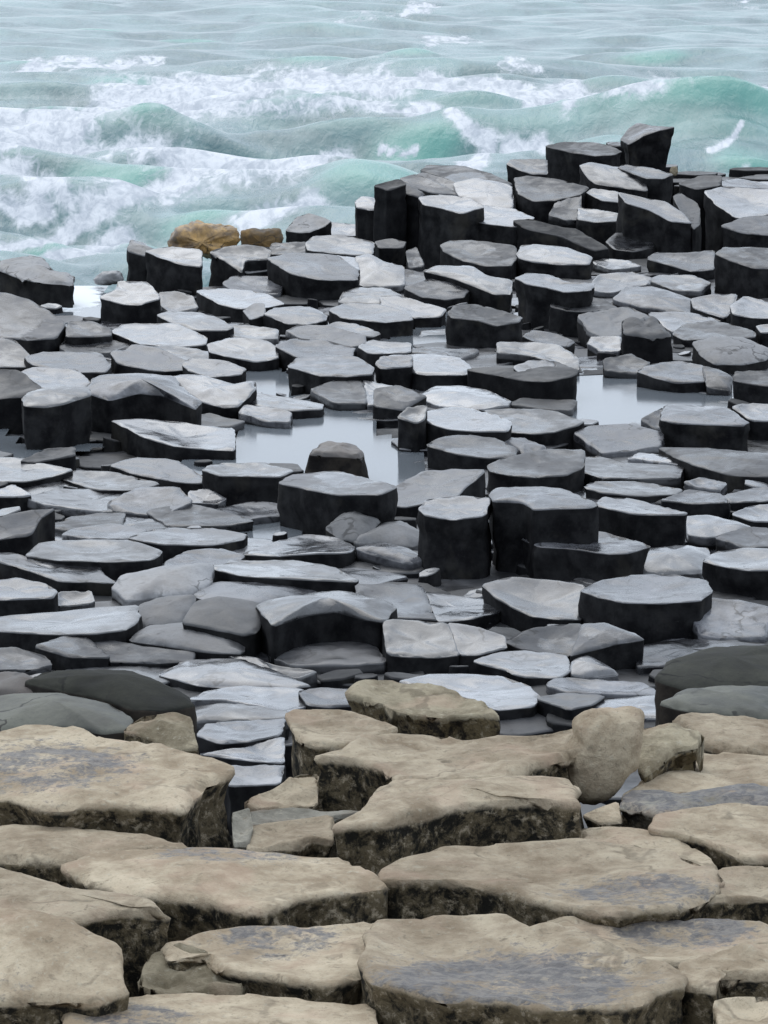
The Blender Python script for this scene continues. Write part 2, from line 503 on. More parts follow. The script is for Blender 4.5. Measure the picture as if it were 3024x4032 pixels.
def column(fr, s, pts, zone='M', mat=None, tx=0.0, ty=None, dish=None, name='basalt_stone', thick=None, nosplit=False, **kw):
    px = nat(fr, pts)
    sc = FRAMES[fr][2]
    yf, yt = px[:, 1].max(), px[:, 1].min()
    xf = px[px[:, 1] > yf - 0.25 * (yf - yt)][:, 0].mean()
    xa, xb = px[:, 0].min(), px[:, 0].max()
    pb = hit_zone(xf, yf + s * sc, zone)
    d = ray(xf, yf)
    t = pb[1] / d[1]
    anchor = CAM + d * t
    W = (xb - xa) / FOC * pb[1]
    if ty is None:
        db = ray(xf, yt)
        def slope_for(depth):
            Y = anchor[1] + depth
            Z = CAMZ + db[2] * Y / db[1]
            return (Z - anchor[2]) / depth
        dn = anchor[2] - CAMZ
        t0 = dn / db[2] if db[2] < 0 else 1e9
        depth0 = db[1] * t0 - anchor[1]
        r0 = depth0 / W if depth0 > 0 else 99
        if zone == 'T':
            lo, hi = 0.62, 1.25
        else:
            lo, hi = 0.65, 1.15
        if r0 > hi:
            ty = min(slope_for(hi * W), 0.26)
        elif r0 < lo:
            ty = max(slope_for(lo * W), -0.07)
        else:
            ty = 0.0
    if zone != 'T' and tx == 0.0:
        tx = random.uniform(-0.07, 0.07)
        ty += random.uniform(-0.015, 0.03)
    P = []
    for x, y in px:
        d = ray(x, y)
        den = d[2] - tx * d[0] - ty * d[1]
        num = anchor[2] - tx * anchor[0] - ty * anchor[1] - CAMZ
        P.append((CAM + d * (num / den))[:2])
    P = np.array(P)
    if dish is None:
        dish = random.uniform(0.007, 0.016) if random.random() < 0.78 else -random.uniform(0.004, 0.015)
        if zone == 'T':
            dish *= 0.7
    zbot = (-0.75 if zone == 'T' else -1.25) if thick is None else anchor[2] - thick
    if zone == 'G':
        zbot = -1.3
    if zone == 'T':
        kw.setdefault('bevel', 0.0101); kw['under'] = 0.014; kw['rough'] = kw.get('rough', 1.0) * 1.7; kw.setdefault('n', 84)
    elif mat is None and 'wet' not in kw and random.random() < 0.6:
        kw['wet'] = random.uniform(0.5, 1.1); kw['wetc'] = (random.uniform(-.4, .4), random.uniform(-.5, .5)); kw['wetr'] = random.uniform(.4, .8)
    if zone != 'T' and s < 17:
        kw.setdefault('worn', 0.02)
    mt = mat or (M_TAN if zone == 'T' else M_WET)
    if zone != 'T':
        kw['rough'] = kw.get('rough', 1.0) * 1.35
        kw.setdefault('flare', random.uniform(-0.07, 0.03))
        if s < 20: kw.setdefault('grow', 1.09)
    twin = None
    if mt is M_WET and name == 'basalt_stone' and thick is None and W > 0.46 and abs(dish) < 0.022 and not nosplit and random.random() < (0.45 if s < 45 else 0.2):
        twin = split(P)
    if twin:
        kw['grow'] = 1.03
        ob = prism('fragment', twin[0], anchor[2], tx, ty, anchor, zbot, mt, dish=dish * 0.5, seed=px[0, 0] * 0.013, **kw)
        lo = random.uniform(0.004, 0.016)
        kw['wet'] = random.choice((0, 0.9))
        o2 = prism('fragment', twin[1], anchor[2] - lo, tx + random.uniform(-.05, .05), ty + random.uniform(-.03, .03), anchor, zbot, mt, dish=dish * 0.5, seed=px[0, 0] * 0.017, **kw)
        SPLIT[ob] = o2
    else:
        ob = prism(name, P, anchor[2], tx, ty, anchor, zbot, mt, dish=dish, seed=px[0, 0] * 0.013, **kw)
    ob['px_center'] = [float(px[:, 0].mean()), float(px[:, 1].mean())]
    ob['s_px'] = float(s * sc); ob['w_m'] = float(W); ob['zone'] = zone; ob['slope'] = float(ty)
    return ob

def boulder(fr, s, pts, zone='M', mat=None, depth=0.6, name='loose_stone', lift=0.0, rough=1.0, push=0.0):
    """a rounded rock: its outline seen from here, given a full body front to back"""
    px = nat(fr, pts)
    yf = px[:, 1].max()
    xc = (px[:, 0].min() + px[:, 0].max()) / 2
    pb = hit_zone(xc, yf + s * FRAMES[fr][2], zone)
    Y = pb[1] + push
    px = area_centroid(px) + (px - area_centroid(px)) * 1.05
    pl = resample(chaikin(px, 2, 0.15), 72)
    P = np.array([(CAM + ray(x, y) * (Y / ray(x, y)[1])) for x, y in pl])
    c2 = area_centroid(P[:, [0, 2]])
    W = P[:, 0].max() - P[:, 0].min()
    T = W * depth * 0.5
    V, F, side = [], [], []
    prof = [(-1.0, 0.2), (-0.99, 0.4), (-0.95, 0.58), (-0.86, 0.72), (-0.72, 0.83), (-0.55, 0.91), (-0.35, 0.965), (-0.15, 0.99), (0.05, 1.0), (0.35, 0.95), (0.7, 0.78), (0.95, 0.45)]
    n = len(P)
    yc = Y + T
    zmin = P[:, 2].min()
    def add(x, z, yy):
        nn = fbm((x, yy, z), 9) * 0.05 * rough * W - abs(fbm((x, yy, z), 16)) * 0.05 * rough * W + fbm((x, yy, z), 45) * 0.016 * rough * W
        d = Vector((x - c2[0], yy - yc, z - c2[1]))
        d.normalize()
        q = Vector((x, yy, max(z, zmin - 0.02))) + d * nn
        V.append(tuple(q)); side.append(0.0)
    add(c2[0], c2[1] - 0.1 * W * 0, yc - T * 1.04)
    for dy, f in prof:
        for q in P:
            # the part above the middle leans back, as a worn top does
            x = c2[0] + (q[0] - c2[0]) * f
            z = c2[1] + (q[2] - c2[1]) * f
            add(x, z, yc + dy * T)
    add(c2[0], c2[1], yc + T)
    F += [(0, 1 + (i + 1) % n, 1 + i) for i in range(n)]
    for r in range(len(prof) - 1):
        a, b = 1 + r * n, 1 + (r + 1) * n
        for i in range(n):
            j = (i + 1) % n
            F.append((a + i, a + j, b + j, b + i))
    L = len(V) - 1
    a = 1 + (len(prof) - 1) * n
    F += [(a + i, a + (i + 1) % n, L) for i in range(n)]
    ob = link_mesh(name, V, F, mat, True, {'side': side, 'wet': [0] * len(V)})
    import bmesh
    bm = bmesh.new(); bm.from_mesh(ob.data)
    bmesh.ops.recalc_face_normals(bm, faces=bm.faces)
    bm.to_mesh(ob.data); bm.free()
    ob['px_center'] = [float(px[:, 0].mean()), float(px[:, 1].mean())]
    return ob

def tag(o, label=None, cat=None, group=None, kind=None):
    if label: o['label'] = label
    if cat: o['category'] = cat
    if group: o['group'] = group
    if kind: o['kind'] = kind
    return o

# ------------------------------------------------------------------ the setting: bedrock, pools, sea
def smooth(a, b, x):
    t = np.clip((x - a) / (b - a), 0, 1)
    return t * t * (3 - 2 * t)

def build_bedrock():
    xs = np.linspace(-9, 9, 120); ys = np.linspace(2.0, 37.0, 230)
    X, Y = np.meshgrid(xs, ys)
    Z = np.full_like(X, -1.17)
    Z = Z + (0.85) * (1 - smooth(6.9, 8.3, Y))
    nz = np.array([fbm((x, y, 0), 1.3) for x, y in zip(X.ravel(), Y.ravel())]).reshape(X.shape)
    Z += nz * 0.05
    edge = 25.2 + 7.5 * smooth(-0.9, 1.0, X)
    Z = np.where(Y > edge, Z - 1.6 * smooth(0, 2.6, Y - edge), Z)
    V = np.stack((X, Y, Z), -1).reshape(-1, 3)
    nx = len(xs)
    F = [(r * nx + i, r * nx + i + 1, (r + 1) * nx + i + 1, (r + 1) * nx + i) for r in range(len(ys) - 1) for i in range(nx - 1)]
    o = link_mesh('bedrock', V, F, M_BED)
    tag(o, 'dark bedrock under the basalt columns', None, None, 'structure')
build_bedrock()

def build_pool():
    xs = np.linspace(-4.5, 4.5, 120); ys = np.linspace(11.2, 27.2, 220)
    X, Y = np.meshgrid(xs, ys)
    far = 24.8 + 2.4 * smooth(-1.3, 0.5, X)
    Y = 11.2 + (Y - 11.2) / (27.2 - 11.2) * (far - 11.2)
    V = np.stack((X, Y, np.full_like(X, POOL_Z)), -1).reshape(-1, 3)
    px = np.array([to_px(v) for v in V])
    # sea foam washed in through the gap on the left
    g = nat('A', [(330, 400)])[0]
    fo = 1.1 * np.exp(-(((px[:, 0] - g[0]) / 130) ** 2 + ((px[:, 1] - g[1]) / 75) ** 2))
    nx = len(xs)
    keep = np.zeros(len(V), bool)
    for pl in POOLS:
        c = pl.mean(0)
        big = c + (pl - c) * (1 + 70 / np.abs(pl - c).max(0))
        b0, b1 = big.min(0), big.max(0)
        for i in np.nonzero(((px > b0) & (px < b1)).all(1))[0]:
            if not keep[i] and inside(big, px[i]): keep[i] = True
    F = [(r * nx + i, r * nx + i + 1, (r + 1) * nx + i + 1, (r + 1) * nx + i) for r in range(len(ys) - 1) for i in range(nx - 1)]
    F = [f for f in F if all(keep[list(f)])]
    o = link_mesh('tide_pool_water', V, F, M_POOL, True, {'foam': fo})
    tag(o, 'still shallow tide pool water lying between the grey columns', None, None, 'structure')

# foam streaks and swells of the sea, read from the photograph as (frame, polyline, half width px)
FOAM = [('S', [(-60, 610), (150, 590), (300, 540), (600, 440), (800, 400), (1000, 385), (1300, 370), (1680, 375)], 48, 1.0),
        ('S', [(-60, 600), (150, 590), (300, 560)], 70, 1.0),
        ('S', [(500, 430), (700, 420), (800, 470), (1000, 420)], 60, 0.8),
        ('S', [(-60, 665), (300, 655), (600, 640), (900, 700), (1200, 710), (1480, 670)], 26, 0.9),
        ('S', [(600, 650), (800, 700), (900, 740)], 50, 0.7),
        ('S', [(150, 1000), (400, 900), (700, 810), (900, 745), (1300, 725), (1480, 670)], 30, 0.95),
        ('S', [(1080, 930), (1200, 900), (1330, 880)], 34, 0.9), ('S', [(-60, 1045), (150, 1030)], 18, 0.8),
        ('S', [(230, 1090), (380, 1040), (560, 960)], 26, 0.8), ('S', [(120, 290), (300, 280), (520, 275)], 24, 0.8),
        ('S', [(-60, 870), (160, 880)], 26, 0.7), ('S', [(-60, 730), (100, 760), (130, 850)], 34, 0.6),
        ('S', [(300, 860), (600, 850), (900, 820)], 30, 0.5), ('S', [(1000, 470), (1300, 480), (1660, 470)], 26, 0.55),
        ('T', [(-20, 385), (200, 370), (350, 385), (500, 390), (650, 440), (760, 400), (850, 470), (1100, 460)], 32, 1.0),
        ('T', [(-20, 480), (200, 510)], 16, 0.9), ('T', [(720, 440), (800, 500)], 34, 0.9), ('T', [(300, 550), (440, 620), (400, 700)], 24, 0.8),
        ('T', [(-20, 605), (150, 655)], 9, 0.9), ('T', [(1200, 350), (1330, 400)], 50, 0.5), ('T', [(1340, 405), (1680, 380)], 14, 0.9),
        ('T', [(1400, 665), (1500, 605)], 10, 0.8), ('T', [(180, 180), (390, 160)], 20, 0.55), ('T', [(500, 640), (700, 650)], 22, 0.7),
        ('T', [(1540, 745), (1680, 760)], 16, 0.8), ('T', [(540, 300), (640, 290)], 18, 0.5), ('T', [(100, 60), (200, 20)], 14, 0.6),
        ('T', [(1200, 470), (1120, 450)], 20, 0.6), ('T', [(1560, 20), (1560, 20)], 14, 0.5), ('S', [(1450, 80), (1680, 70)], 14, 0.45),
        ('S', [(560, 270), (680, 270)], 18, 0.5), ('S', [(900, 780), (1300, 760)], 40, 0.5), ('S', [(100, 800), (250, 830), (300, 860)], 30, 0.6)]
SWELL = [('S', 1170, 545, 670, 330), ('S', 470, 675, 790, 210), ('S', 290, 395, 470, 130), ('S', 560, 305, 370, 150), ('S', 1600, 640, 860, 200),
         ('S', 950, 825, 910, 190), ('S', 660, 895, 970, 150), ('S', 270, 975, 1060, 150), ('T', 110, 195, 290, 110), ('T', 1600, 410, 640, 520), ('T', 1380, 470, 640, 220),
         ('T', 150, 510, 640, 170), ('T', 870, 500, 600, 170), ('S', 40, 260, 310, 120), ('S', 1400, 245, 280, 150), ('T', 480, 420, 480, 110),
         ('S', 420, 95, 125, 90), ('S', 800, 125, 165, 110), ('T', 1180, 215, 260, 120), ('T', 560, 260, 285, 90), ('S', 640, 530, 600, 120), ('T', 1600, 620, 720, 130)]
def build_sea():
    rows = 24.0 * (160.0 / 24.0) ** np.linspace(0, 1, 640)
    rows = np.r_[rows, 160 * (5000 / 160.0) ** np.linspace(0.03, 1, 60)]
    tans = np.r_[np.linspace(-1.5, -0.16, 40)[:-1], np.linspace(-0.16, 0.16, 420), np.linspace(0.16, 1.5, 40)[1:]]
    Tn, Y = np.meshgrid(tans, rows)
    X = Tn * Y
    Z = np.zeros_like(X)
    amp_far = np.clip(Y / 30, 0, 1) * np.clip(160 / Y, 0.15, 1)
    for i in range(26):
        L = 0.7 * (9.0 / 0.7) ** (i / 25)
        a = (0.016 if L > 1.6 else 0.013) * L ** 0.9
        th = math.radians(-100 + rng.normal(0, 38))
        k = 2 * math.pi / L
        ph = k * (X * math.cos(th) + Y * math.sin(th)) + rng.uniform(0, 6.28)
        ph = ph + 0.6 * np.sin(0.37 * k * (X * math.sin(th) - Y * math.cos(th)) + rng.uniform(0, 6))
        Z += a * (1 - 2 * np.abs(np.sin(ph / 2)) ** 1.7) * amp_far * (0.45 + 0.55 * (1 - smooth(48, 75, Y))) * (1.0 if L > 1.5 else np.clip(60 / Y, 0, 1))
    lift = np.clip(Z / 0.25, 0, 1) * 0.35
    for fr, cx, ct, cb, hw in SWELL:
        (xa, yt), (_, yb) = nat(fr, [(cx, ct), (cx, cb)])
        P = hit_z(xa, yb, SEA_Z)
        D = P[1]
        h = (yb - yt) / FOC * D * 0.6
        w = hw * S / FOC * D * 1.35
        h = min(h, 0.5)
        Lf, Lb = 2.4 * h + 0.3, 4 * h + 0.8
        u = (X - P[0]) / w
        v = Y - (D + Lf) - 0.25 * w * np.sin(u * 2.1 + cx)
        g = np.exp(-np.abs(u) ** 2.4) * np.where(v < 0, np.exp(-(v / (0.62 * Lf)) ** 2), np.exp(-(v / (0.62 * Lb)) ** 2))
        Z += h * g
        lift = np.maximum(lift, g * np.where(v < 0, 1, 0.7))
    V = np.stack((X, Y, Z + SEA_Z), -1).reshape(-1, 3)
    # foam lies on the water where the streaks were read, on the sea plane
    Vf = np.stack((X, Y, Z * 0.5 + SEA_Z), -1).reshape(-1, 3) - CAM
    dd = Vf @ FWD
    px = CX + FOC * Vf[:, 0] / dd
    py = CY - FOC * (Vf @ UPV) / dd
    wx, wy = V[:, 0], V[:, 1] * 0.45
    def wn(f, a):
        r = 0
        for i in range(5):
            th = a + i * 1.31
            r = r + np.sin(f * (1 + 0.37 * i) * (wx * math.cos(th) + wy * math.sin(th)) + 1.7 * i + 0.9 * np.sin(0.6 * f * (wx * math.sin(th) - wy * math.cos(th)) + i))
        return r / 2.6
    px = px + 34 * wn(2.1, 0.3) + 18 * wn(5.3, 1.1)
    py = py + 15 * wn(2.6, 2.3) + 8 * wn(6.1, 0.7)
    foam = np.zeros(len(V))
    for fr, line, w, st in FOAM:
        q = nat(fr, line); w = w * S
        best = np.full(len(V), 1e9)
        for a, b in zip(q[:-1], q[1:]):
            ab = b - a
            L2 = max(1e-6, ab @ ab)
            t = np.clip(((px - a[0]) * ab[0] + (py - a[1]) * ab[1]) / L2, 0, 1)
            dx = (px - a[0] - t * ab[0]) * 0.75; dy = py - a[1] - t * ab[1]
            best = np.minimum(best, np.hypot(dx, dy))
        foam = np.maximum(foam, st * (0.8 * np.exp(-(best / (1.15 * w)) ** 2) + 0.30 * np.exp(-(best / (2.3 * w)) ** 2)))
    # beyond the frame the same broken foam goes on
    xf, yf = V[:, 0], V[:, 1]
    nz = np.sin(xf * 0.9 + 1.3 * np.sin(yf * 0.31)) * np.sin(yf * 0.42 + 0.8 * np.sin(xf * 0.5))
    out = np.clip((np.abs(px - CX) - 1500) / 200, 0, 1)
    foam = foam * (1 - out) + out * np.clip(nz, 0, 1) * np.clip(70 / yf - 0.3, 0, 0.9)
    nx = len(tans)
    r, i = np.meshgrid(np.arange(len(rows) - 1), np.arange(nx - 1), indexing='ij')
    a = (r * nx + i).ravel()
    F = np.stack((a, a + 1, a + nx + 1, a + nx), 1)
    me = bpy.data.meshes.new('sea')
    me.vertices.add(len(V)); me.vertices.foreach_set('co', V.astype(np.float32).ravel())
    me.loops.add(F.size); me.loops.foreach_set('vertex_index', F.astype(np.int32).ravel())
    me.polygons.add(len(F)); me.polygons.foreach_set('loop_start', np.arange(0, F.size, 4, dtype=np.int32))
    me.update(calc_edges=True)
    me.polygons.foreach_set('use_smooth', np.ones(len(F), dtype=bool))
    for nme, arr in (('foam', foam), ('lift', lift.ravel())):
        me.attributes.new(nme, 'FLOAT', 'POINT').data.foreach_set('value', arr.astype(np.float32))
    me.materials.append(M_SEA)
    o = bpy.data.objects.new('sea', me); COL.objects.link(o)
    tag(o, 'choppy green sea with white foam beyond the rocks', None, None, 'structure')
build_sea()

TKEYS = set('e9 e10 e11 e12 e13 e14 e15 e16 f6 f7 f9 f10 f11 f12 f13 f14a f14 f14c f15 g10 g11 g12 g13 g14 h1 h2 h3 h4'.split())
# ------------------------------------------------------------------ columns read from the photograph
# key: (frame, visible step below the front edge, outline of the top, options)
def P(s):
    v = [float(x) for x in s.split()]
    return list(zip(v[0::2], v[1::2]))
COLS = [
# ---- the ridge against the sea
('fin', 'R', 165, '905 245 950 180 1010 138 1120 158 1255 165 1150 187 1060 217 960 275', dict(nosplit=True, zone='R', tx=0.34, ty=0.12, dish=0, name='tilted_stone', flare=-0.25)),
('ledge', 'R', 75, '810 262 980 262 960 292 830 287', dict(zone='R', dish=0)),
('r2', 'R', 130, '415 290 520 262 720 265 810 280 905 320 850 345 720 350 560 325', dict(nosplit=True, zone='R')),
('r4', 'R', 60, '160 405 190 375 420 375 420 470 320 470 230 440', dict(zone='R')),
('r5', 'R', 80, '215 500 300 485 480 505 690 555 640 600 480 640 340 645 240 600 225 560', dict(zone='R', dish=0.02)),
('r6', 'R', 50, '640 420 700 395 900 430 1060 470 1070 580 930 560 740 535 690 490', dict(zone='R')),
('r6b', 'R', 110, '890 430 920 410 1100 430 1240 470 1180 500 1060 497', dict(zone='R')),
('r7', 'R', 70, '680 590 720 565 900 590 960 660 780 645', dict(zone='R')),
('r7b', 'R', 150, '890 590 1050 625 1200 655 1300 720 1360 790 1220 775 1100 710 940 660', dict(zone='R', tx=-0.12)),
('r8', 'R', 12, '440 735 480 660 640 605 640 760 540 765', dict(zone='R')),
('r9', 'R', 30, '625 690 760 705 925 735 920 775 740 785 630 765', dict(zone='R')),
('r10', 'R', 110, '1245 620 1290 595 1400 660 1418 700 1420 790 1380 830 1320 760', dict(zone='R', mat='ROUND', ty=0.22)),
('t1', 'T', 60, '1385 825 1470 808 1740 818 1740 905 1640 925 1530 940 1450 890', dict(zone='R', dish=0.025)),
('t2', 'T', 10, '1440 785 1500 770 1740 785 1740 815 1470 805', dict(zone='R')),
('t3', 'T', 70, '1455 975 1560 935 1740 925 1740 1018 1560 1006', dict(zone='R')),
('t4', 'T', 120, '1270 790 1370 755 1460 760 1450 800 1350 815', dict(zone='R', mat='DARK')),
('t6', 'T', 15, '170 735 200 715 330 715 450 745 540 790 480 802 330 792 290 775', dict(zone='R')),
('t7', 'T', 40, '70 770 170 740 320 785 330 842 200 832 110 800', dict(zone='R')),
('t8', 'T', 190, '-45 800 60 772 95 795 20 822', dict(zone='R', mat='DARK')),
('t8b', 'T', 150, '65 790 110 795 175 835 150 850 80 830', dict(zone='R', mat='DARK')),
('t9', 'T', 10, '310 790 400 770 545 800 555 890 470 912 420 880 330 845', dict(zone='R')),
('t10', 'T', 140, '155 852 230 840 360 850 430 890 330 920 250 897 175 882', dict(zone='R')),
('t10b', 'T', 90, '300 918 420 885 560 900 645 940 560 977 430 962', dict(zone='R')),
('s1', 'S', 55, '1535 868 1560 848 1670 862 1690 895 1600 905 1545 895', dict(zone='R')),
('s2', 'S', 30, '1545 958 1560 938 1670 945 1710 1000 1620 1006 1560 988', dict(zone='M', ty=0.2)),
('s3', 'S', 90, '1640 810 1690 790 1730 800 1700 830', dict(zone='R', mat='DARK')),
('b4', 'B', 70, '565 75 640 68 760 100 830 110 965 190 900 202 760 142 620 112', dict(zone='M', mat='DARK', ty=0.22)),
('b4b', 'B', 40, '440 100 480 80 545 120 610 178 540 172', dict(zone='M', ty=0.25)),
('b49', 'B', 60, '-40 165 30 150 95 165 80 190 -20 192', dict(mat='DARK')),
('b3', 'B', 30, '960 165 1000 130 1050 125 1150 160 1165 187 1080 207 1000 197', dict(wet=0.9, ty=0.2)),
# ---- back of the platform, left
('a1', 'A', 85, '-60 262 90 236 130 226 180 232 240 300 320 312 300 350 180 340 90 325 10 292', dict(mat='ROUND', dish=-0.03, rough=2.4)),
('a2', 'A', 50, '-80 380 40 390 130 420 215 470 275 515 235 577 120 587 0 572 -80 562', dict(nosplit=True, tx=-0.1)),
('a4', 'A', 115, '550 195 565 155 620 170 665 200 630 228 560 208', dict()),
('a5', 'A', 120, '632 205 730 185 870 200 867 272 790 264 690 232', dict(nosplit=True, wet=0.8)),
('a6', 'A', 75, '905 210 960 190 1060 180 1165 190 1160 240 1060 245 1045 297 1000 262', dict(rough=1.5)),
('a6b', 'A', 60, '1050 245 1110 235 1160 240 1155 290 1060 300', dict(mat='ROUND')),
('a9', 'A', 50, '1235 115 1280 60 1340 42 1430 75 1395 98 1340 122 1300 125', dict(rough=1.6, mat='ROUND')),
('a10', 'A', 20, '1340 115 1400 80 1540 90 1540 138 1400 134', dict()),
('a11', 'A', 60, '1325 172 1360 140 1470 135 1612 165 1605 217 1530 222 1340 202', dict()),
('a12', 'A', 30, '1150 215 1180 170 1325 165 1325 212 1240 222', dict(rough=1.5)),
('a13', 'A', 78, '1160 237 1260 215 1340 215 1460 225 1545 290 1535 327 1380 327 1260 302 1212 272', dict(nosplit=True, dish=0.0)),
('a13b', 'A', 62, '1320 285 1400 240 1450 225 1540 235 1550 288 1430 300', dict(thick=0.06, name='broken_slab', ty=0.06)),
('a14', 'A', 12, '1540 230 1600 222 1659 255 1740 270 1740 352 1560 352 1550 290', dict()),
('a15', 'A', 15, '970 342 1010 315 1160 315 1212 350 1205 387 1080 387 990 362', dict()),
('a16', 'A', 72, '430 405 500 372 510 335 640 340 692 410 600 434 530 432', dict(rough=1.4)),
('a17', 'A', 38, '850 377 900 368 1040 370 1150 390 1222 430 1150 447 1030 452 950 432', dict()),
('a17b', 'A', 30, '1050 460 1100 430 1140 432 1150 480 1080 500', dict(mat='ROUND')),
('a18', 'A', 15, '690 387 760 380 830 400 850 450 740 470 700 440', dict()),
('a18b', 'A', 45, '680 482 740 465 860 470 950 500 1002 530 970 547 850 547 760 522', dict()),
('a19', 'A', 20, '1145 477 1190 450 1330 445 1412 480 1400 507 1330 522 1240 517', dict()),
('a20', 'A', 52, '1425 457 1500 430 1640 435 1765 470 1770 500 1650 512 1480 492', dict()),
('a20b', 'B', 30, '-10 402 60 395 180 430 268 457 240 487 120 492 60 465 -10 442', dict()),
('a21', 'A', 6, '1470 422 1490 385 1540 365 1660 365 1740 400 1640 432 1500 432', dict()),
('a22', 'A', 50, '285 547 300 510 390 505 482 545 475 570 380 574 290 572', dict(wet=0.8)),
('a23', 'A', 32, '485 552 540 520 760 518 885 575 880 607 760 617 600 602', dict()),
('a24', 'A', 28, '898 607 1000 580 1140 585 1202 625 1195 667 1100 682 1000 662 910 642', dict()),
('a25', 'A', 10, '1000 572 1005 525 1100 530 1195 545 1190 582 1100 584', dict(wet=0.9)),
('a26', 'A', 40, '1195 612 1280 580 1400 590 1525 620 1520 672 1400 664 1280 662', dict()),
('a26b', 'A', 78, '1245 702 1290 665 1400 655 1540 660 1608 705 1600 737 1480 744 1380 740', dict()),
('a27', 'A', 16, '1250 552 1300 525 1420 530 1565 570 1570 602 1480 622 1330 592', dict()),
('a28', 'A', 20, '1400 532 1460 510 1540 520 1645 560 1600 575 1500 560', dict()),
('a29', 'A', 60, '1550 617 1600 590 1770 600 1770 642 1600 647', dict()),
('a30', 'A', 80, '1622 692 1650 660 1780 655 1780 702 1650 712', dict()),
('a31', 'A', 18, '-60 582 60 590 110 640 145 680 120 702 -60 702', dict()),
('a32', 'A', 26, '110 662 200 640 430 645 475 700 440 727 260 722 140 692', dict()),
('a32b', 'A', 10, '265 615 300 580 430 578 560 610 470 640 300 642', dict()),
('a33', 'A', 20, '478 642 580 610 680 620 802 680 790 717 680 722 520 692', dict()),
('a34', 'A', 10, '640 622 740 610 905 640 900 672 800 682 700 650', dict()),
('a35', 'A', 30, '790 692 830 665 980 680 1055 710 1040 737 900 747 820 722', dict()),
('a36', 'A', 72, '80 732 150 705 330 715 385 770 360 792 180 797', dict()),
('a37', 'A', 170, '95 842 130 810 250 790 380 795 390 827 280 862 200 877 110 870', dict(nosplit=True, dish=-0.015)),
('a38', 'A', 120, '380 782 420 750 600 735 750 750 800 810 855 850 830 882 780 862 700 827 600 817 480 847 400 822', dict(nosplit=True, dish=-0.04)),
('a39', 'A', 45, '745 745 850 740 1050 790 1100 768 1100 795 1030 872 960 877 870 852 800 802', dict(rough=1.6)),
('a40', 'A', 115, '-60 717 80 720 180 797 100 832 -60 842', dict(mat='DARK')),
('a41', 'A', 20, '1060 842 1100 815 1200 830 1350 858 1395 867 1380 887 1250 892 1100 872', dict()),
('a42', 'A', 12, '1040 902 1060 870 1180 880 1252 900 1245 942 1150 937', dict()),
('a44', 'A', 15, '1340 802 1450 760 1600 770 1740 800 1740 862 1600 862 1450 862', dict()),
('a45', 'A', 28, '490 937 620 930 800 945 870 960 1005 970 1007 1062 880 1057 740 1042 640 1012 560 972', dict(nosplit=True, dish=0.02)),
('a46', 'A', 10, '835 922 900 905 1000 930 1050 940 1000 962 880 962', dict(mat='DARK')),
# ---- back of the platform, right
('b1', 'B', 50, '253 182 290 160 390 160 560 180 572 230 540 267 430 267 320 237 263 207', dict(nosplit=True, ty=0.2, dish=0.015)),
('b2', 'B', 58, '578 217 600 180 650 178 780 190 893 230 880 262 760 262 650 252 588 237', dict(nosplit=True, ty=0.2, wet=0.7)),
('b5', 'B', 20, '1140 237 1180 210 1300 215 1425 200 1425 282 1330 292 1240 267', dict()),
('b6', 'B', 110, '1438 217 1470 190 1600 190 1740 200 1740 282 1600 277 1500 247', dict()),
('b7', 'B', 15, '900 252 950 240 1050 245 1105 270 980 284', dict()),
('b8', 'B', 150, '573 322 620 300 720 310 800 340 905 345 890 372 780 382 700 362 620 347', dict(nosplit=True, flare=-0.1)),
('b9', 'B', 60, '178 292 230 270 380 270 440 310 548 330 542 387 470 387 380 352 300 322', dict()),
('b10', 'B', 10, '-30 282 60 280 170 300 215 330 100 352 -30 342', dict()),
('b10b', 'B', 36, '88 362 200 325 290 345 363 375 340 402 270 414 160 402', dict(wet=0.6)),
('b11', 'B', 15, '903 347 930 310 1060 295 1145 320 1130 347 1060 362 990 382 910 374', dict()),
('b12', 'B', 15, '1000 412 1050 365 1150 360 1230 380 1335 420 1310 472 1200 457 1100 442', dict()),
('b13', 'B', 10, '1145 332 1200 310 1330 310 1405 340 1360 377 1260 372', dict()),
('b14', 'B', 72, '722 442 755 395 850 390 960 420 1015 457 900 467 800 462', dict()),
('b15', 'B', 16, '845 482 930 460 1060 450 1145 490 1100 507 1030 510 1020 562 950 572 890 542', dict(mat='ROUND', rough=1.5)),
('b16', 'B', 92, '283 467 310 440 400 435 500 460 592 490 570 512 480 527 400 502 300 492', dict(ty=0.14)),
('b17', 'B', 20, '600 572 640 548 740 560 823 595 790 617 700 607 640 592', dict()),
('b18', 'B', 15, '500 642 500 600 640 600 750 610 833 665 830 712 760 692 640 655', dict()),
('b19', 'B', 56, '-2 682 30 655 180 650 320 665 373 710 350 737 170 737 60 712', dict(nosplit=True)),
('b20', 'B', 6, '100 640 150 618 300 625 500 640 560 680 480 702 380 705 300 662', dict(wet=0.9)),
('b21', 'B', 82, '365 717 480 705 580 700 740 682 833 720 820 742 700 767 600 762 500 742', dict(mat='DARK')),
('b21b', 'B', 70, '560 705 640 675 740 682 745 740 690 766 610 750', dict(mat='ROUND')),
('b22', 'B', 16, '158 832 220 795 330 790 440 805 533 850 520 867 420 882 260 877', dict(dish=-0.02)),
('b23', 'B', 30, '-40 802 60 785 185 830 110 872 80 892 -40 872', dict()),
('b24', 'B', 10, '530 867 600 840 700 845 825 850 800 892 680 882', dict(mat='DARK')),
('b25', 'B', 92, '163 932 190 890 300 880 420 890 545 940 530 982 400 982 280 972', dict(nosplit=True)),
('b26', 'B', 50, '435 895 560 885 720 890 855 940 830 957 740 982 640 992 545 982 535 940', dict(nosplit=True)),
('b27', 'B', 110, '58 922 100 880 185 870 175 932 140 947', dict()),
('b28', 'B', 52, '188 1042 260 1005 360 1000 490 1015 573 1060 560 1092 440 1097 320 1082', dict()),
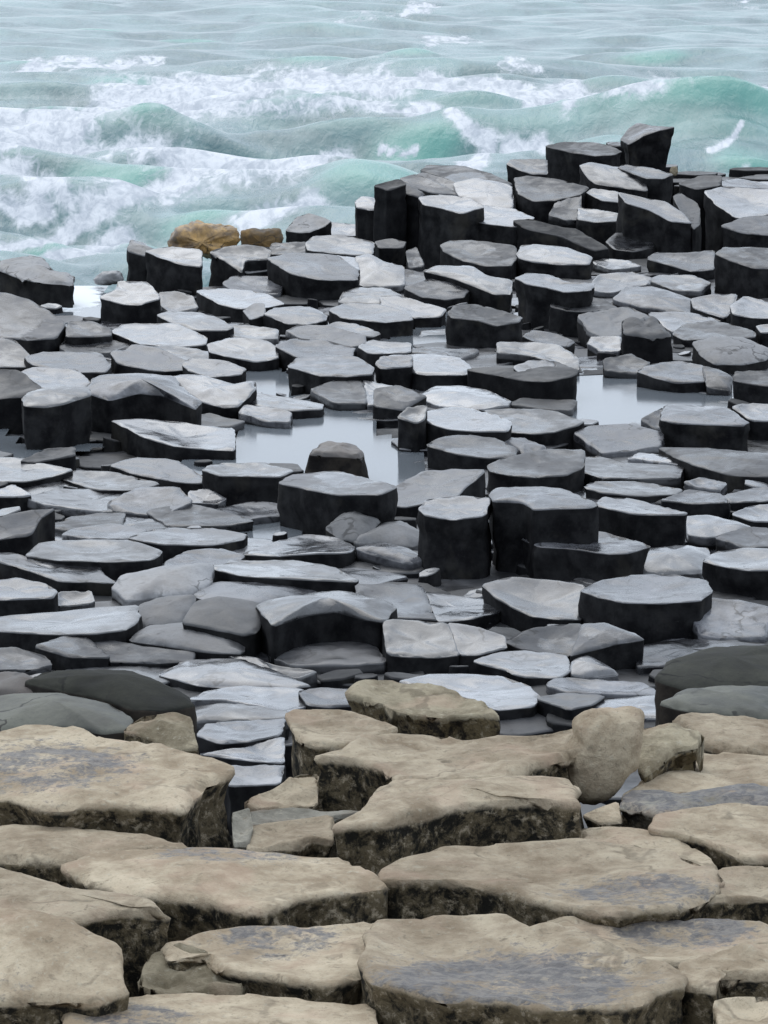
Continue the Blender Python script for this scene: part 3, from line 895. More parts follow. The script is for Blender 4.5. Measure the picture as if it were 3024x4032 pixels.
('b29', 'B', 10, '490 1017 600 1010 695 1050 680 1077 600 1087 575 1060', dict()),
('b30', 'B', 10, '830 992 900 960 1060 955 1195 990 1180 1042 1060 1062 950 1072 890 1032', dict()),
('b31', 'B', 15, '1108 932 1205 880 1210 952 1180 972', dict()),
('b32', 'B', 102, '1200 932 1215 870 1330 870 1480 880 1563 940 1540 957 1400 952 1260 947', dict()),
('b33', 'B', 80, '1508 877 1560 860 1740 870 1740 937 1590 937', dict()),
('b34', 'B', 80, '1508 762 1520 725 1600 720 1740 735 1740 792 1600 782', dict()),
('b35', 'B', 30, '1098 722 1160 690 1280 680 1380 700 1400 750 1390 767 1260 772 1160 747', dict()),
('b35b', 'B', 12, '1380 705 1440 715 1505 750 1490 802 1400 792 1390 760', dict()),
('b36', 'B', 10, '953 672 1060 650 1145 690 1090 732 960 717', dict()),
('b37', 'B', 15, '883 602 900 575 1020 575 1022 637 940 637', dict()),
('b38', 'B', 30, '1248 562 1300 520 1420 505 1530 530 1602 555 1590 577 1400 582 1310 587', dict()),
('b39', 'B', 85, '1030 507 1060 492 1130 510 1165 488 1243 570 1150 582 1040 562', dict(mat='DARK', rough=2)),
('b40', 'B', 28, '1338 602 1420 580 1560 580 1663 630 1650 672 1550 692 1430 692 1370 652', dict(mat='ROUND', dish=-0.03)),
('b41', 'B', 10, '1150 472 1280 465 1400 490 1445 505 1340 532 1250 552 1200 522', dict()),
('b42', 'B', 20, '1328 412 1400 395 1525 390 1500 462 1470 492 1400 472 1340 452', dict()),
('b43', 'B', 50, '1498 442 1560 400 1740 440 1740 492 1600 492 1510 477', dict()),
('b44', 'B', 50, '1608 527 1740 515 1740 562 1630 557', dict()),
('b47', 'B', 15, '95 205 140 190 175 268 110 278', dict()),
('b48', 'B', 15, '1590 160 1740 150 1740 190 1620 188', dict()),
# ---- middle, left
('c1', 'C', 26, '-60 112 60 110 160 130 315 160 210 192 100 212 -60 207', dict()),
('c2', 'C', 62, '90 122 200 70 318 63 322 100 160 127', dict(mat='DARK')),
('c3', 'C', 20, '478 142 580 110 760 120 873 190 860 217 760 212 580 177', dict()),
('c4', 'C', 20, '268 197 330 165 480 170 693 220 560 247 420 247', dict()),
('c5', 'C', 105, '878 162 920 135 1130 130 1265 165 1200 192 1080 187 960 187', dict(dish=0.02)),
('c7', 'C', 182, '1208 217 1280 180 1450 165 1590 200 1705 230 1640 267 1450 267 1300 237', dict(nosplit=True)),
('c8', 'C', 15, '813 302 820 255 900 245 973 285 930 307', dict(wet=0.9)),
('c9', 'C', 40, '-60 262 60 225 133 270 100 277 -60 277', dict()),
('c10', 'C', 6, '128 282 250 245 480 250 655 300 600 332 420 337 220 312', dict()),
('c11', 'C', 10, '478 302 600 240 760 240 825 300 700 352 600 347 510 332', dict()),
('c12', 'C', 14, '638 342 800 310 920 330 1083 380 940 402 740 402', dict()),
('c13', 'C', 6, '898 342 1080 300 1255 310 1250 352 1060 377', dict(wet=0.6)),
('c14', 'C', 16, '278 442 320 415 480 395 625 420 560 457 400 457', dict()),
('c14b', 'C', 46, '558 452 680 415 900 410 1063 440 1040 462 900 487 700 482', dict()),
('c15', 'C', 52, '-60 372 120 340 235 330 170 372 130 442 -60 467', dict()),
('c16', 'C', 6, '198 402 320 360 480 345 640 360 743 400 640 417 480 412 300 422', dict()),
('c17', 'C', 62, '118 532 180 475 380 465 560 465 693 510 650 547 480 557 260 550', dict(nosplit=True)),
('c18', 'C', 32, '-60 522 60 520 130 540 300 550 420 570 440 610 493 647 380 642 260 642 120 592 -40 545', dict(tx=-0.08, name='tilted_stone')),
('c19', 'C', 76, '-60 642 80 630 190 650 243 685 220 712 120 717 -60 722', dict()),
('c20', 'C', 12, '247 747 255 690 390 685 408 732', dict(wet=1)),
('c21', 'C', 20, '713 562 800 515 940 500 1055 530 1000 572 880 577 730 592', dict()),
('c22', 'C', 16, '498 667 540 620 700 590 903 575 900 642 820 702 700 702 560 722', dict(mat='ROUND', dish=-0.035)),
('c23', 'C', 62, '908 582 1000 560 1250 550 1430 580 1533 632 1520 642 1300 632 1050 617', dict(nosplit=True)),
('c24', 'C', 30, '1048 522 1200 470 1320 440 1460 455 1528 495 1500 517 1350 522 1200 532', dict()),
('c25', 'D', 12, '-120 502 0 480 90 500 183 545 100 562', dict()),
('c26', 'C', 22, '1408 412 1470 360 1540 350 1643 380 1600 432 1540 472 1460 452', dict(mat='ROUND', dish=-0.04)),
('c27', 'C', 25, '838 702 920 650 1150 640 1340 660 1385 700 1120 742 900 722', dict(dish=-0.02)),
('c27b', 'C', 135, '1118 742 1380 690 1500 690 1705 750 1650 817 1560 802 1450 772 1330 787 1190 832', dict(dish=-0.03)),
('c28', 'C', 12, '568 792 600 750 720 710 835 710 830 762 780 822 640 842 600 832', dict(mat='ROUND', dish=-0.02)),
('c29', 'C', 80, '788 822 850 730 950 710 1115 740 1150 790 1100 862 1050 872 960 852', dict(mat='ROUND', dish=-0.02)),
('c30', 'C', 72, '-60 802 200 780 440 755 583 750 592 812 520 852 400 867 200 867 -60 852', dict()),
('c31', 'C', 26, '568 897 620 850 760 835 920 840 1053 895 1040 952 900 947 700 917', dict(mat='ROUND', dish=-0.035)),
('c32', 'C', 30, '148 922 280 880 460 890 600 920 843 955 830 987 660 987 480 972 300 967', dict()),
('c33', 'C', 16, '-60 942 60 930 180 960 218 1000 150 1017 -60 1022', dict(wet=0.6)),
('c34', 'C', 20, '688 1042 800 990 900 980 1050 985 1180 1030 1333 1090 1250 1102 1000 1100 850 1087', dict(dish=-0.02)),
('c35', 'C', 10, '1178 962 1250 920 1450 910 1605 910 1653 987 1500 1002 1280 1002', dict(mat='DARK')),
('c36', 'C', 10, '980 962 1100 970 1160 1000 1365 1030 1280 1062 1200 1042 1080 1000', dict()),
# ---- middle, right
('d2', 'D', 62, '453 142 520 110 700 75 863 75 855 152 780 182 660 192 560 182 470 167', dict()),
('d3', 'D', 12, '843 162 870 110 950 110 1060 135 1273 145 1262 192 1100 197 940 192', dict(wet=0.5)),
('d4', 'D', 20, '868 237 900 215 1100 212 1285 245 1260 267 1100 274 950 262', dict(wet=0.6)),
('d5', 'D', 12, '1068 112 1110 90 1250 100 1355 120 1340 152 1200 127', dict()),
('d5b', 'D', 42, '1190 67 1420 70 1740 100 1740 192 1500 182 1350 142 1260 102', dict()),
('d6', 'D', 10, '1298 217 1370 195 1483 220 1450 252 1370 242', dict(rough=1.5)),
('d7', 'D', 62, '1198 292 1310 250 1440 260 1493 300 1350 307', dict(wet=0.7)),
('d8', 'D', 20, '1478 272 1560 245 1740 230 1740 292 1590 297 1490 302', dict()),
('d9', 'D', 26, '1503 352 1590 315 1740 310 1740 387 1590 382', dict()),
('d10', 'D', 260, '463 267 490 240 640 232 770 245 918 305 890 322 740 327 650 332 600 302 480 297', dict(nosplit=True, dish=-0.01)),
('d11', 'D', 148, '908 312 950 280 1060 285 1200 320 1303 347 1290 354 1080 352', dict(nosplit=True)),
('d12', 'D', 122, '598 457 660 425 880 420 980 440 1080 470 1148 490 1050 517 960 522 800 497 680 492', dict(nosplit=True, rough=1.5)),
('d13', 'D', 212, '153 327 190 290 330 275 463 285 430 357 300 374 190 357', dict()),
('d14', 'D', 30, '-30 292 60 230 170 170 300 160 435 165 345 240 320 272 200 302 90 320', dict()),
('d16', 'D', 16, '-130 472 0 400 90 395 150 430 188 462 110 492 0 477', dict(mat='ROUND', dish=-0.04)),
('d17', 'D', 15, '1308 367 1400 360 1500 385 1585 410 1500 442 1400 452 1320 442', dict(wet=0.6)),
('d18', 'D', 15, '1438 452 1560 410 1740 420 1740 492 1560 492', dict(wet=0.5)),
('d19', 'D', 12, '1058 542 1110 515 1280 500 1385 500 1402 542 1370 602 1240 612 1100 602', dict(dish=-0.03)),
('d20', 'D', 102, '1383 552 1440 515 1560 500 1740 510 1740 592 1560 592 1450 572', dict(dish=0.015)),
('d21', 'D', 142, '858 682 940 640 1080 615 1250 615 1393 640 1402 692 1350 722 1200 734 1050 732 930 707', dict(nosplit=True, dish=0.02, wet=0.4)),
('d22', 'D', 16, '1318 747 1400 720 1540 730 1663 760 1640 882 1500 882 1380 872', dict(wet=0.8)),
('d23', 'D', 26, '428 657 540 625 750 640 863 660 853 802 740 802 640 787 560 752 490 712', dict(dish=0.03)),
('d24', 'D', 20, '-120 652 0 655 180 660 330 690 493 720 502 762 400 797 220 807 0 792 -120 782', dict(dish=0.015)),
('d25', 'D', 40, '-2 822 50 810 272 825 298 890 322 957 200 967 20 957', dict(nosplit=True)),
('d25b', 'D', 40, '276 825 400 840 518 880 527 927 400 957 326 957 302 890', dict(nosplit=True)),
('d26', 'D', 22, '528 902 600 860 720 830 852 828 832 900 802 962 700 952 600 932', dict(nosplit=True)),
('d27', 'D', 72, '856 830 960 828 1080 870 1113 892 1000 912 880 942 808 960 834 900', dict(nosplit=True)),
('d28', 'D', 26, '388 987 500 950 620 945 780 960 813 1020 750 1057 600 1052 480 1012', dict(wet=0.4)),
('d29', 'D', 12, '813 992 880 970 960 1010 1005 1040 860 1057 810 1047', dict(wet=0.6)),
('d30', 'D', 12, '1108 962 1120 920 1300 895 1500 900 1625 915 1560 947 1400 942 1240 1002 1110 1007', dict(wet=0.8)),
('f1', 'F', 22, '73 32 180 5 350 0 500 10 623 50 663 102 640 137 480 152 400 112 200 62', dict(wet=0.9)),
('f2', 'F', 16, '718 47 760 15 900 25 1100 35 1168 75 1160 92 1000 87 800 82', dict(wet=0.9)),
('f3', 'F', 8, '888 167 950 115 1100 105 1195 100 1205 187 1050 184', dict(wet=1.0)),
('f4', 'F', 40, '655 105 760 82 950 97 900 132 800 152', dict(mat='DARK')),
('e1', 'E', 16, '828 112 900 75 1050 55 1200 60 1300 70 1330 130 1220 162 1100 132 1000 112', dict(wet=0.8)),
('e1b', 'E', 20, '1290 72 1400 60 1560 75 1560 132 1420 142 1330 130', dict(wet=0.7)),
('e2', 'E', 12, '826 135 960 125 1100 140 1235 165 1225 192 1050 197 835 202', dict()),
('e3', 'E', 60, '848 262 900 215 1100 200 1230 195 1205 262 1080 287 950 297', dict(wet=0.8)),
('e4', 'E', 22, '858 342 1060 320 1100 300 1225 270 1225 382 1080 372', dict()),
('e5', 'E', 22, '895 402 1225 392 1205 472 1000 482 950 432', dict(mat='ROUND')),
# ---- olive rocks at the foot of the tan terrace
('g1', 'E', 42, '120 35 200 -5 400 -10 570 0 700 50 803 100 823 132 700 152 560 142 400 92 240 62', dict(zone='G', mat='OLIVE', dish=-0.03)),
('g2', 'E', 24, '-60 112 100 95 280 90 450 130 563 190 555 242 430 250 340 232 150 232 -60 262', dict(zone='G', mat='OLIVE', dish=-0.03)),
('g2b', 'E', 30, '-60 20 60 5 130 25 240 70 100 92 -60 95', dict(zone='G', mat='MUD', dish=-0.02)),
('g3', 'D', 60, '1190 1062 1230 990 1400 940 1560 925 1740 925 1740 1112 1500 1112 1320 1112', dict(zone='G', mat='OLIVE', dish=-0.03)),
('g4', 'F', 62, '1205 127 1300 75 1480 55 1740 60 1740 202 1400 172 1260 142', dict(zone='G', mat='OLIVE', dish=-0.02)),
('g5', 'E', 26, '535 245 620 180 760 165 823 190 853 320 760 327 640 277', dict(zone='G', mat='TANROUGH', rough=2.2, name='rough_stump')),
# ---- tan terrace
('e9', 'E', 165, '-80 267 150 225 330 230 440 270 620 290 800 340 960 380 1005 430 870 472 765 577 640 564 480 549 200 569 60 524 -80 514', dict(wet=0.85, wetc=(-0.25, -0.05), wetr=0.55, dish=-0.005)),
('e10', 'E', 62, '-80 667 120 655 300 665 560 690 843 745 560 775 420 775 300 805 -80 795', dict(dish=-0.01)),
('e11', 'E', 130, '298 832 430 775 700 755 1000 760 1250 790 1480 800 1623 870 1643 902 1300 952 1130 1012 1050 1014 900 964 560 944 350 874', dict(wet=0.75, wetc=(0.05, 0.55), wetr=0.5, dish=-0.01)),
('e12', 'E', 12, '1068 662 1200 640 1435 610 1435 722 1350 712 1300 742 1080 757', dict()),
('e13', 'E', 8, '1068 602 1250 580 1430 590 1565 600 1400 617 1100 657', dict(mat='GREYTAN')),
('e14', 'E', 12, '1066 542 1200 490 1290 430 1370 430 1370 562 1200 572 1080 582', dict(rough=2)),
('e16', 'E', 15, '1000 605 1075 580 1092 660 1076 742 1010 742', dict(mat='GREYTAN', rough=1.5)),
('e15', 'E', 185, '1233 167 1280 150 1480 150 1640 205 1705 232 1500 297 1370 297 1285 272', dict()),
('f6', 'F', 190, '-290 352 -180 320 -100 280 0 258 150 252 340 268 640 268 835 235 800 352 620 392 540 442 400 437 230 457 60 452 0 402 -90 362', dict(rough=1.6)),
('f7', 'F', 185, '-120 610 0 485 80 452 240 462 420 447 780 452 833 492 823 552 740 554 560 539 350 559 150 604 0 644 -210 644', dict(dish=-0.01)),
('f9', 'F', 60, '1108 232 1240 215 1383 260 1370 312 1260 332 1130 432 1100 402', dict(mat='TANROUGH', rough=2)),
('f10', 'F', 30, '1248 192 1330 170 1480 175 1740 215 1740 332 1500 324 1390 304 1380 262', dict()),
('f15', 'F', 14, '860 612 900 590 1010 555 1030 640 930 645', dict()),
('f11', 'F', 22, '1036 512 1150 440 1220 370 1310 335 1480 335 1740 370 1740 504 1500 494 1200 524', dict()),
('f12', 'F', 62, '1026 562 1060 515 1250 525 1500 490 1740 510 1740 574 1400 579 1200 604 1100 577', dict(mat='GREYTAN', wet=1.0, wetr=1.2, rough=1.2)),
('f13', 'F', 52, '1136 662 1200 600 1350 575 1500 565 1740 580 1740 774 1560 784 1480 749 1330 694', dict()),
('f14a', 'F', 8, '856 760 860 655 1050 665 1230 700 1400 790 1424 832 1300 852 1000 802', dict()),
('f14', 'F', 115, '-2 872 80 800 250 755 560 725 860 720 1150 740 1400 830 1443 862 1400 932 1250 1002 1000 1024 830 1004 680 974 560 934 300 884 20 884', dict(wet=0.8, wetc=(0.35, -0.45), wetr=0.42, dish=0.012)),
('f14c', 'F', 72, '1436 842 1560 832 1740 835 1740 962 1500 964 1330 989 1404 922', dict()),
('g10', 'G', 205, '-80 22 150 60 350 110 560 135 650 165 720 212 600 194 470 199 330 239 150 214 -80 184', dict(dish=-0.01)),
('g11', 'G', 130, '-80 177 100 200 310 250 400 310 512 360 523 450 533 532 400 574 280 566 200 566 -80 581', dict(dish=-0.015, wet=0.5, wetc=(-0.3, -0.6), wetr=0.25)),
('g12', 'G', 92, '728 342 900 285 1050 265 1400 270 1659 235 1725 242 1640 332 1593 452 1420 499 1270 484 1100 459 970 444 900 382 760 392', dict(wet=0.75, wetc=(-0.1, 0.35), wetr=0.5, dish=0.01)),
('g13', 'G', 32, '596 502 650 400 740 390 900 400 960 450 1065 520 1065 554 700 549', dict(rough=2.5, mat='TANROUGH')),
('g14', 'G', 62, '298 622 420 570 600 555 1000 560 1300 580 1563 590 1603 640 1603 770 300 770', dict(wet=0.7, wetc=(-0.5, 0.1), wetr=0.4)),
('h1', 'H', 175, '-2 237 200 225 520 215 620 265 720 250 920 310 1100 400 1293 430 1253 502 1150 564 980 594 700 594 560 566 300 566 120 544 0 504 -60 474 -60 300', dict(wet=1.0, wetc=(-0.03, -0.42), wetr=0.72, dish=0.02)),
('h2', 'H', 62, '718 237 900 225 1300 235 1640 240 1740 300 1500 374 1340 414 1200 424 1040 404 930 324 780 274', dict(wet=0.95, wetc=(0.1, 0.35), wetr=0.62, dish=0.012)),
('h3', 'H', 125, '1288 432 1400 400 1640 370 1740 350 1740 484 1450 484 1434 544 1260 514', dict(rough=1.8)),
('h4', 'H', 32, '1428 592 1520 570 1640 570 1740 620 1740 770 1440 770', dict(rough=1.8)),
]
STONES = [
('brown_a', 'A', 0, '725 150 760 115 830 90 900 95 1025 118 1020 160 1000 225 960 245 760 245 730 215', dict(mat='BROWN', depth=0.7)),
('brown_b', 'A', 0, '1030 130 1080 118 1200 113 1222 150 1215 225 1040 225', dict(mat='BROWN', depth=0.7)),
('small_a', 'A', 0, '400 332 440 298 520 298 528 345 490 357 410 354', dict(mat='ROUND', depth=0.8)),
('tan_boulder', 'F', -60, '820 240 870 195 960 175 1100 178 1130 230 1110 340 1105 430 1060 485 1000 562 930 592 870 590 790 545 765 420 830 300', dict(mat='TAN', depth=0.75, zone='T', rough=1.0)),
('red_stone', 'T', 30, '1235 742 1242 722 1265 722 1272 745 1262 762 1240 760', dict(mat='TANROUGH', depth=0.9, zone='R')),
]
SLABS = [
('pool_stone', 'C', 92, '1340 88 1385 55 1410 46 1530 58 1572 92 1560 108 1470 98 1390 95', dict(mat='MUD', flare=0.22, rough=2.0, name='brown_stone', tx=-0.03, bevel=0.012)),
('slab', 'F', 30, '-165 82 -100 42 20 35 180 45 330 85 430 115 480 170 400 165 260 170 120 160 0 120', dict(zone='T', thick=0.075, name='loose_slab', mat='TANROUGH', rough=1.6)),
]
MATS = {'GREYTAN': M_GREYTAN, 'ROUND': M_ROUND, 'DARK': M_DARK, 'OLIVE': M_OLIVE, 'BROWN': M_BROWN, 'MUD': M_MUD, 'TANROUGH': M_TANROUGH, 'TAN': M_TAN}
BUILT = {}
for key, fr, s, pts, opt in COLS + SLABS:
    opt = dict(opt)
    if 'mat' in opt: opt['mat'] = MATS[opt['mat']]
    if 'zone' not in opt:
        opt['zone'] = 'T' if key in TKEYS else 'M'
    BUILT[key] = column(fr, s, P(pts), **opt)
for key, fr, s, pts, opt in STONES:
    opt = dict(opt); opt['mat'] = MATS[opt['mat']]
    BUILT[key] = boulder(fr, s, P(pts), **opt)

# ------------------------------------------------------------------ low columns between and around the ones read off
POOLS = [nat('A', [(1005, 1060), (1010, 960), (1045, 940), (1250, 945), (1250, 890), (1390, 880), (1480, 860), (1600, 860), (1650, 1000), (1700, 1000), (1795, 1040), (1800, 1150), (1640, 1170), (1250, 1150), (880, 1130), (740, 1100), (550, 1105)]),
         nat('B', [(780, 920), (800, 830), (850, 770), (1000, 745), (1100, 765), (1240, 785), (1250, 800), (1500, 825), (1500, 890), (1200, 890), (1110, 940), (860, 960)]),
         nat('C', [(1070, 370), (1265, 360), (1265, 445), (1050, 470)]),
         nat('A', [(-60, 950), (90, 960), (100, 1035), (490, 1035), (300, 1060), (120, 1100), (-60, 1100)]),
         nat('B', [(-20, 600), (150, 540), (290, 465), (290, 625), (-20, 640)]),
         nat('A', [(1100, 700), (1205, 690), (1215, 820), (1100, 815), (1050, 760)]),
         nat('A', [(230, 330), (420, 330), (430, 500), (300, 500), (220, 450)])]
GAP = nat('E', [(780, 200), (1260, 200), (1260, 480), (1080, 500), (980, 420), (840, 360)])
PALE = [nat('C', [(-100, 200), (900, 200), (1260, 300), (1100, 520), (-100, 480)]), nat('A', [(100, 560), (1000, 560), (1250, 700), (1100, 900), (500, 850), (100, 720)]), nat('C', [(-100, 100), (900, 100), (900, 250), (-100, 250)])]
build_pool()
FILL, RUBBLE = [], []
def fillers():
    foot = list(PLAN)
    boxes = [(p[:, 0].min() - 0.03, p[:, 0].max() + 0.03, p[:, 1].min() - 0.03, p[:, 1].max() + 0.03) for p in foot]
    def free(q, rad):
        for p, b in zip(foot, boxes):
            if b[0] - abs(rad) < q[0] < b[1] + abs(rad) and b[2] - abs(rad) < q[1] < b[3] + abs(rad):
                if rad < 0:
                    if inside(p, q) and np.min(np.hypot(p[:, 0] - q[0], p[:, 1] - q[1])) > -rad: return False
                    continue
                if inside(p, q): return False
                if np.min(np.hypot(p[:, 0] - q[0], p[:, 1] - q[1])) < rad: return False
        return True
    pitch = 0.40
    def hexpts(x0, x1, y0, y1, pitch):
        r = 0; y = y0
        while y < y1:
            x = x0 + (pitch / 2 if r % 2 else 0)
            while x < x1:
                yield x + random.uniform(-.06, .06), y + random.uniform(-.05, .05)
                x += pitch
            y += pitch * 0.866; r += 1
    def hexa(q, rad):
        a0 = random.uniform(0, 1); k = random.choice((5, 6, 6, 6, 7))
        return np.array([(q[0] + rad * random.uniform(.88, 1.1) * math.cos(a0 + 2 * math.pi * i / k),
                          q[1] + rad * random.uniform(.88, 1.1) * math.sin(a0 + 2 * math.pi * i / k)) for i in range(k)])
    # the platform
    for q in hexpts(-3.6, 3.6, 11.7, 26.4, pitch):
        lim = 1512 / FOC * q[1]
        if abs(q[0]) > lim + 1.1: continue
        if q[1] > 24.6 + 0.9 * (q[0] + 1): continue
        if not free(q, -0.12): continue
        pp = to_px((q[0], q[1], POOL_Z))
        if any(inside(pl, pp) for pl in POOLS): continue
        z = -1.085 + random.uniform(0.0, 0.05)
        ob = prism('basalt_stone', hexa(q, 0.24), z, random.uniform(-.05, .05), random.uniform(-.03, .05), q, -1.25, M_DARK if random.random() < (0.1 if any(inside(pl, pp) for pl in PALE) else 0.65) else M_WET,  # dark tone on most of them paints in the shade of the cracks
                   dish=random.uniform(-.012, .012), n=26, seed=q[0])
        if ob: ob['px_center'] = [float(v) for v in pp]; FILL.append((ob, 'M'))
    # rubble washed into the cracks
    for _ in range(1500):
        y = random.uniform(11.8, 25.5); q = (random.uniform(-1, 1) * (0.11 * y + 0.2), y)
        if y > 24.6 + 0.9 * (q[0] + 1) or not free(q, 0.03): continue
        pp = to_px((q[0], q[1], POOL_Z))
        if any(inside(pl, pp) for pl in POOLS): continue
        r = random.uniform(0.03, 0.085)
        ob = prism('rubble', hexa(q, r), -1.05 + random.uniform(0.0, 0.045), random.uniform(-.3, .3), random.uniform(-.2, .2), q, -1.2, M_DARK if random.random() < 0.5 else M_WET, n=12, seed=q[0], flare=0.1)
        if ob: RUBBLE.append(ob); PLAN.pop()
        if len(RUBBLE) > 260: break
    # the ridge
    for q in hexpts(0.0, 3.8, 27.0, 32.0, pitch):
        if abs(q[0]) > 1512 / FOC * q[1] + 0.35 or q[0] < 0.3 + 0.25 * (q[1] - 27): continue
        if not free(q, 0.16): continue
        z = ZONE['R'][0] + ZONE['R'][1] * (q[1] - 26.8) - 0.22 - random.uniform(0, 0.1)
        ob = prism('basalt_stone', hexa(q, 0.2), z, 0, 0, q, -1.25, M_DARK, n=28, seed=q[0])
        if ob: ob['px_center'] = [float(v) for v in to_px((q[0], q[1], z))]; FILL.append((ob, 'R'))
    # broken steps from the terrace down to the platform
    for q in hexpts(-2.2, 2.2, 7.5, 11.6, 0.42):
        if abs(q[0]) > 1512 / FOC * q[1] + 0.9 or not free(q, 0.10): continue
        z = max(-1.12, -0.62 - (q[1] - 7.6) * 0.33) - random.uniform(0, 0.06)
        ob = prism('basalt_stone', hexa(q, 0.235), z, 0, 0, q, -1.3, M_DARK, n=24, seed=q[0])
        if ob: ob['px_center'] = [float(v) for v in to_px((q[0], q[1], z))]; FILL.append((ob, 'M'))
    # the terrace
    for q in hexpts(-1.8, 1.8, 4.0, 7.4, 0.42):
        if abs(q[0]) > 1512 / FOC * q[1] + 1.0: continue
        if not free(q, 0.15): continue
        if inside(GAP, to_px((q[0], q[1], -0.15))): continue
        z = -0.14 - random.uniform(0.0, 0.06)
        ob = prism('basalt_stone', hexa(q, 0.22), z, 0, 0, q, -0.75, M_TAN, n=28, rough=1.5, seed=q[0])
        if ob: ob['px_center'] = [float(v) for v in to_px((q[0], q[1], z))]; FILL.append((ob, 'T'))
fillers()
print('columns', len(BUILT), 'fillers', len(FILL))
# ------------------------------------------------------------------ what the photograph shows of the low stones
def count_hits():
    bpy.context.view_layer.update()
    dg = bpy.context.evaluated_depsgraph_get()
    hits = {}
    for j in range(0, 4032, 20):
        for i in range(0, 3024, 20):
            d = Vector(ray(i + 10, j + 10)); d.normalize()
            ok, loc, nor, idx, ob, mx = scene.ray_cast(dg, Vector(CAM), d)
            if ok: hits[ob.name] = hits.get(ob.name, 0) + 1
    return hits
HITS = count_hits()
def drop(ob):
    me = ob.data
    bpy.data.objects.remove(ob, do_unlink=True)
    bpy.data.meshes.remove(me)
def join_stuff(obs, name, label):
    """stones that cannot be picked out one by one, as one object"""
    V, F, sd, wt, off = [], [], [], [], 0
    mat = obs[0].data.materials[0]
    for o in obs:
        me = o.data
        V += [tuple(v.co) for v in me.vertices]
        F += [tuple(i + off for i in p.vertices) for p in me.polygons]
        sd += [a.value for a in me.attributes['side'].data]
        wt += [a.value for a in me.attributes['wet'].data]
        off += len(me.vertices)
    for o in obs: drop(o)
    tag(link_mesh(name, V, F, mat, True, {'side': sd, 'wet': wt}), label, None, None, 'stuff')
KEEP = {}
for zone in 'MRT':
    seen = [(HITS.get(o.name, 0), o) for o, z in FILL if z == zone]
    show = [o for n, o in sorted(seen, key=lambda t: -t[0]) if n >= 3][:70]
    KEEP[zone] = show
    left = [o for n, o in seen if o not in show]
    for rest in [[o for o in left if o.data.materials[0].name == mt.name] for mt in (M_WET, M_DARK, M_TAN)]:
        if not rest: continue
        join_stuff(rest, {'M': 'low_stones', 'R': 'sunken_ridge_stones', 'T': 'sunken_tan_stones'}[zone],
                   {'M': 'low wet stones packed in the cracks between the grey columns', 'R': 'black stones sunk between the ridge columns',
                    'T': 'tan stones sunk in the cracks of the terrace'}[zone])
for rest in [[o for o in RUBBLE if o.data.materials[0].name == mt.name] for mt in (M_WET, M_DARK)]:
    if rest: join_stuff(rest, 'rubble', 'small broken stones washed into the cracks between the columns')
for key in list(BUILT):
    o = BUILT[key]; o2 = SPLIT.get(o)
    n1 = HITS.get(o.name, 0); n2 = HITS.get(o2.name, 0) if o2 else 0
    if n1 + n2 == 0:
        print('hidden', key); drop(BUILT.pop(key))
        if o2: drop(o2)
        del o2

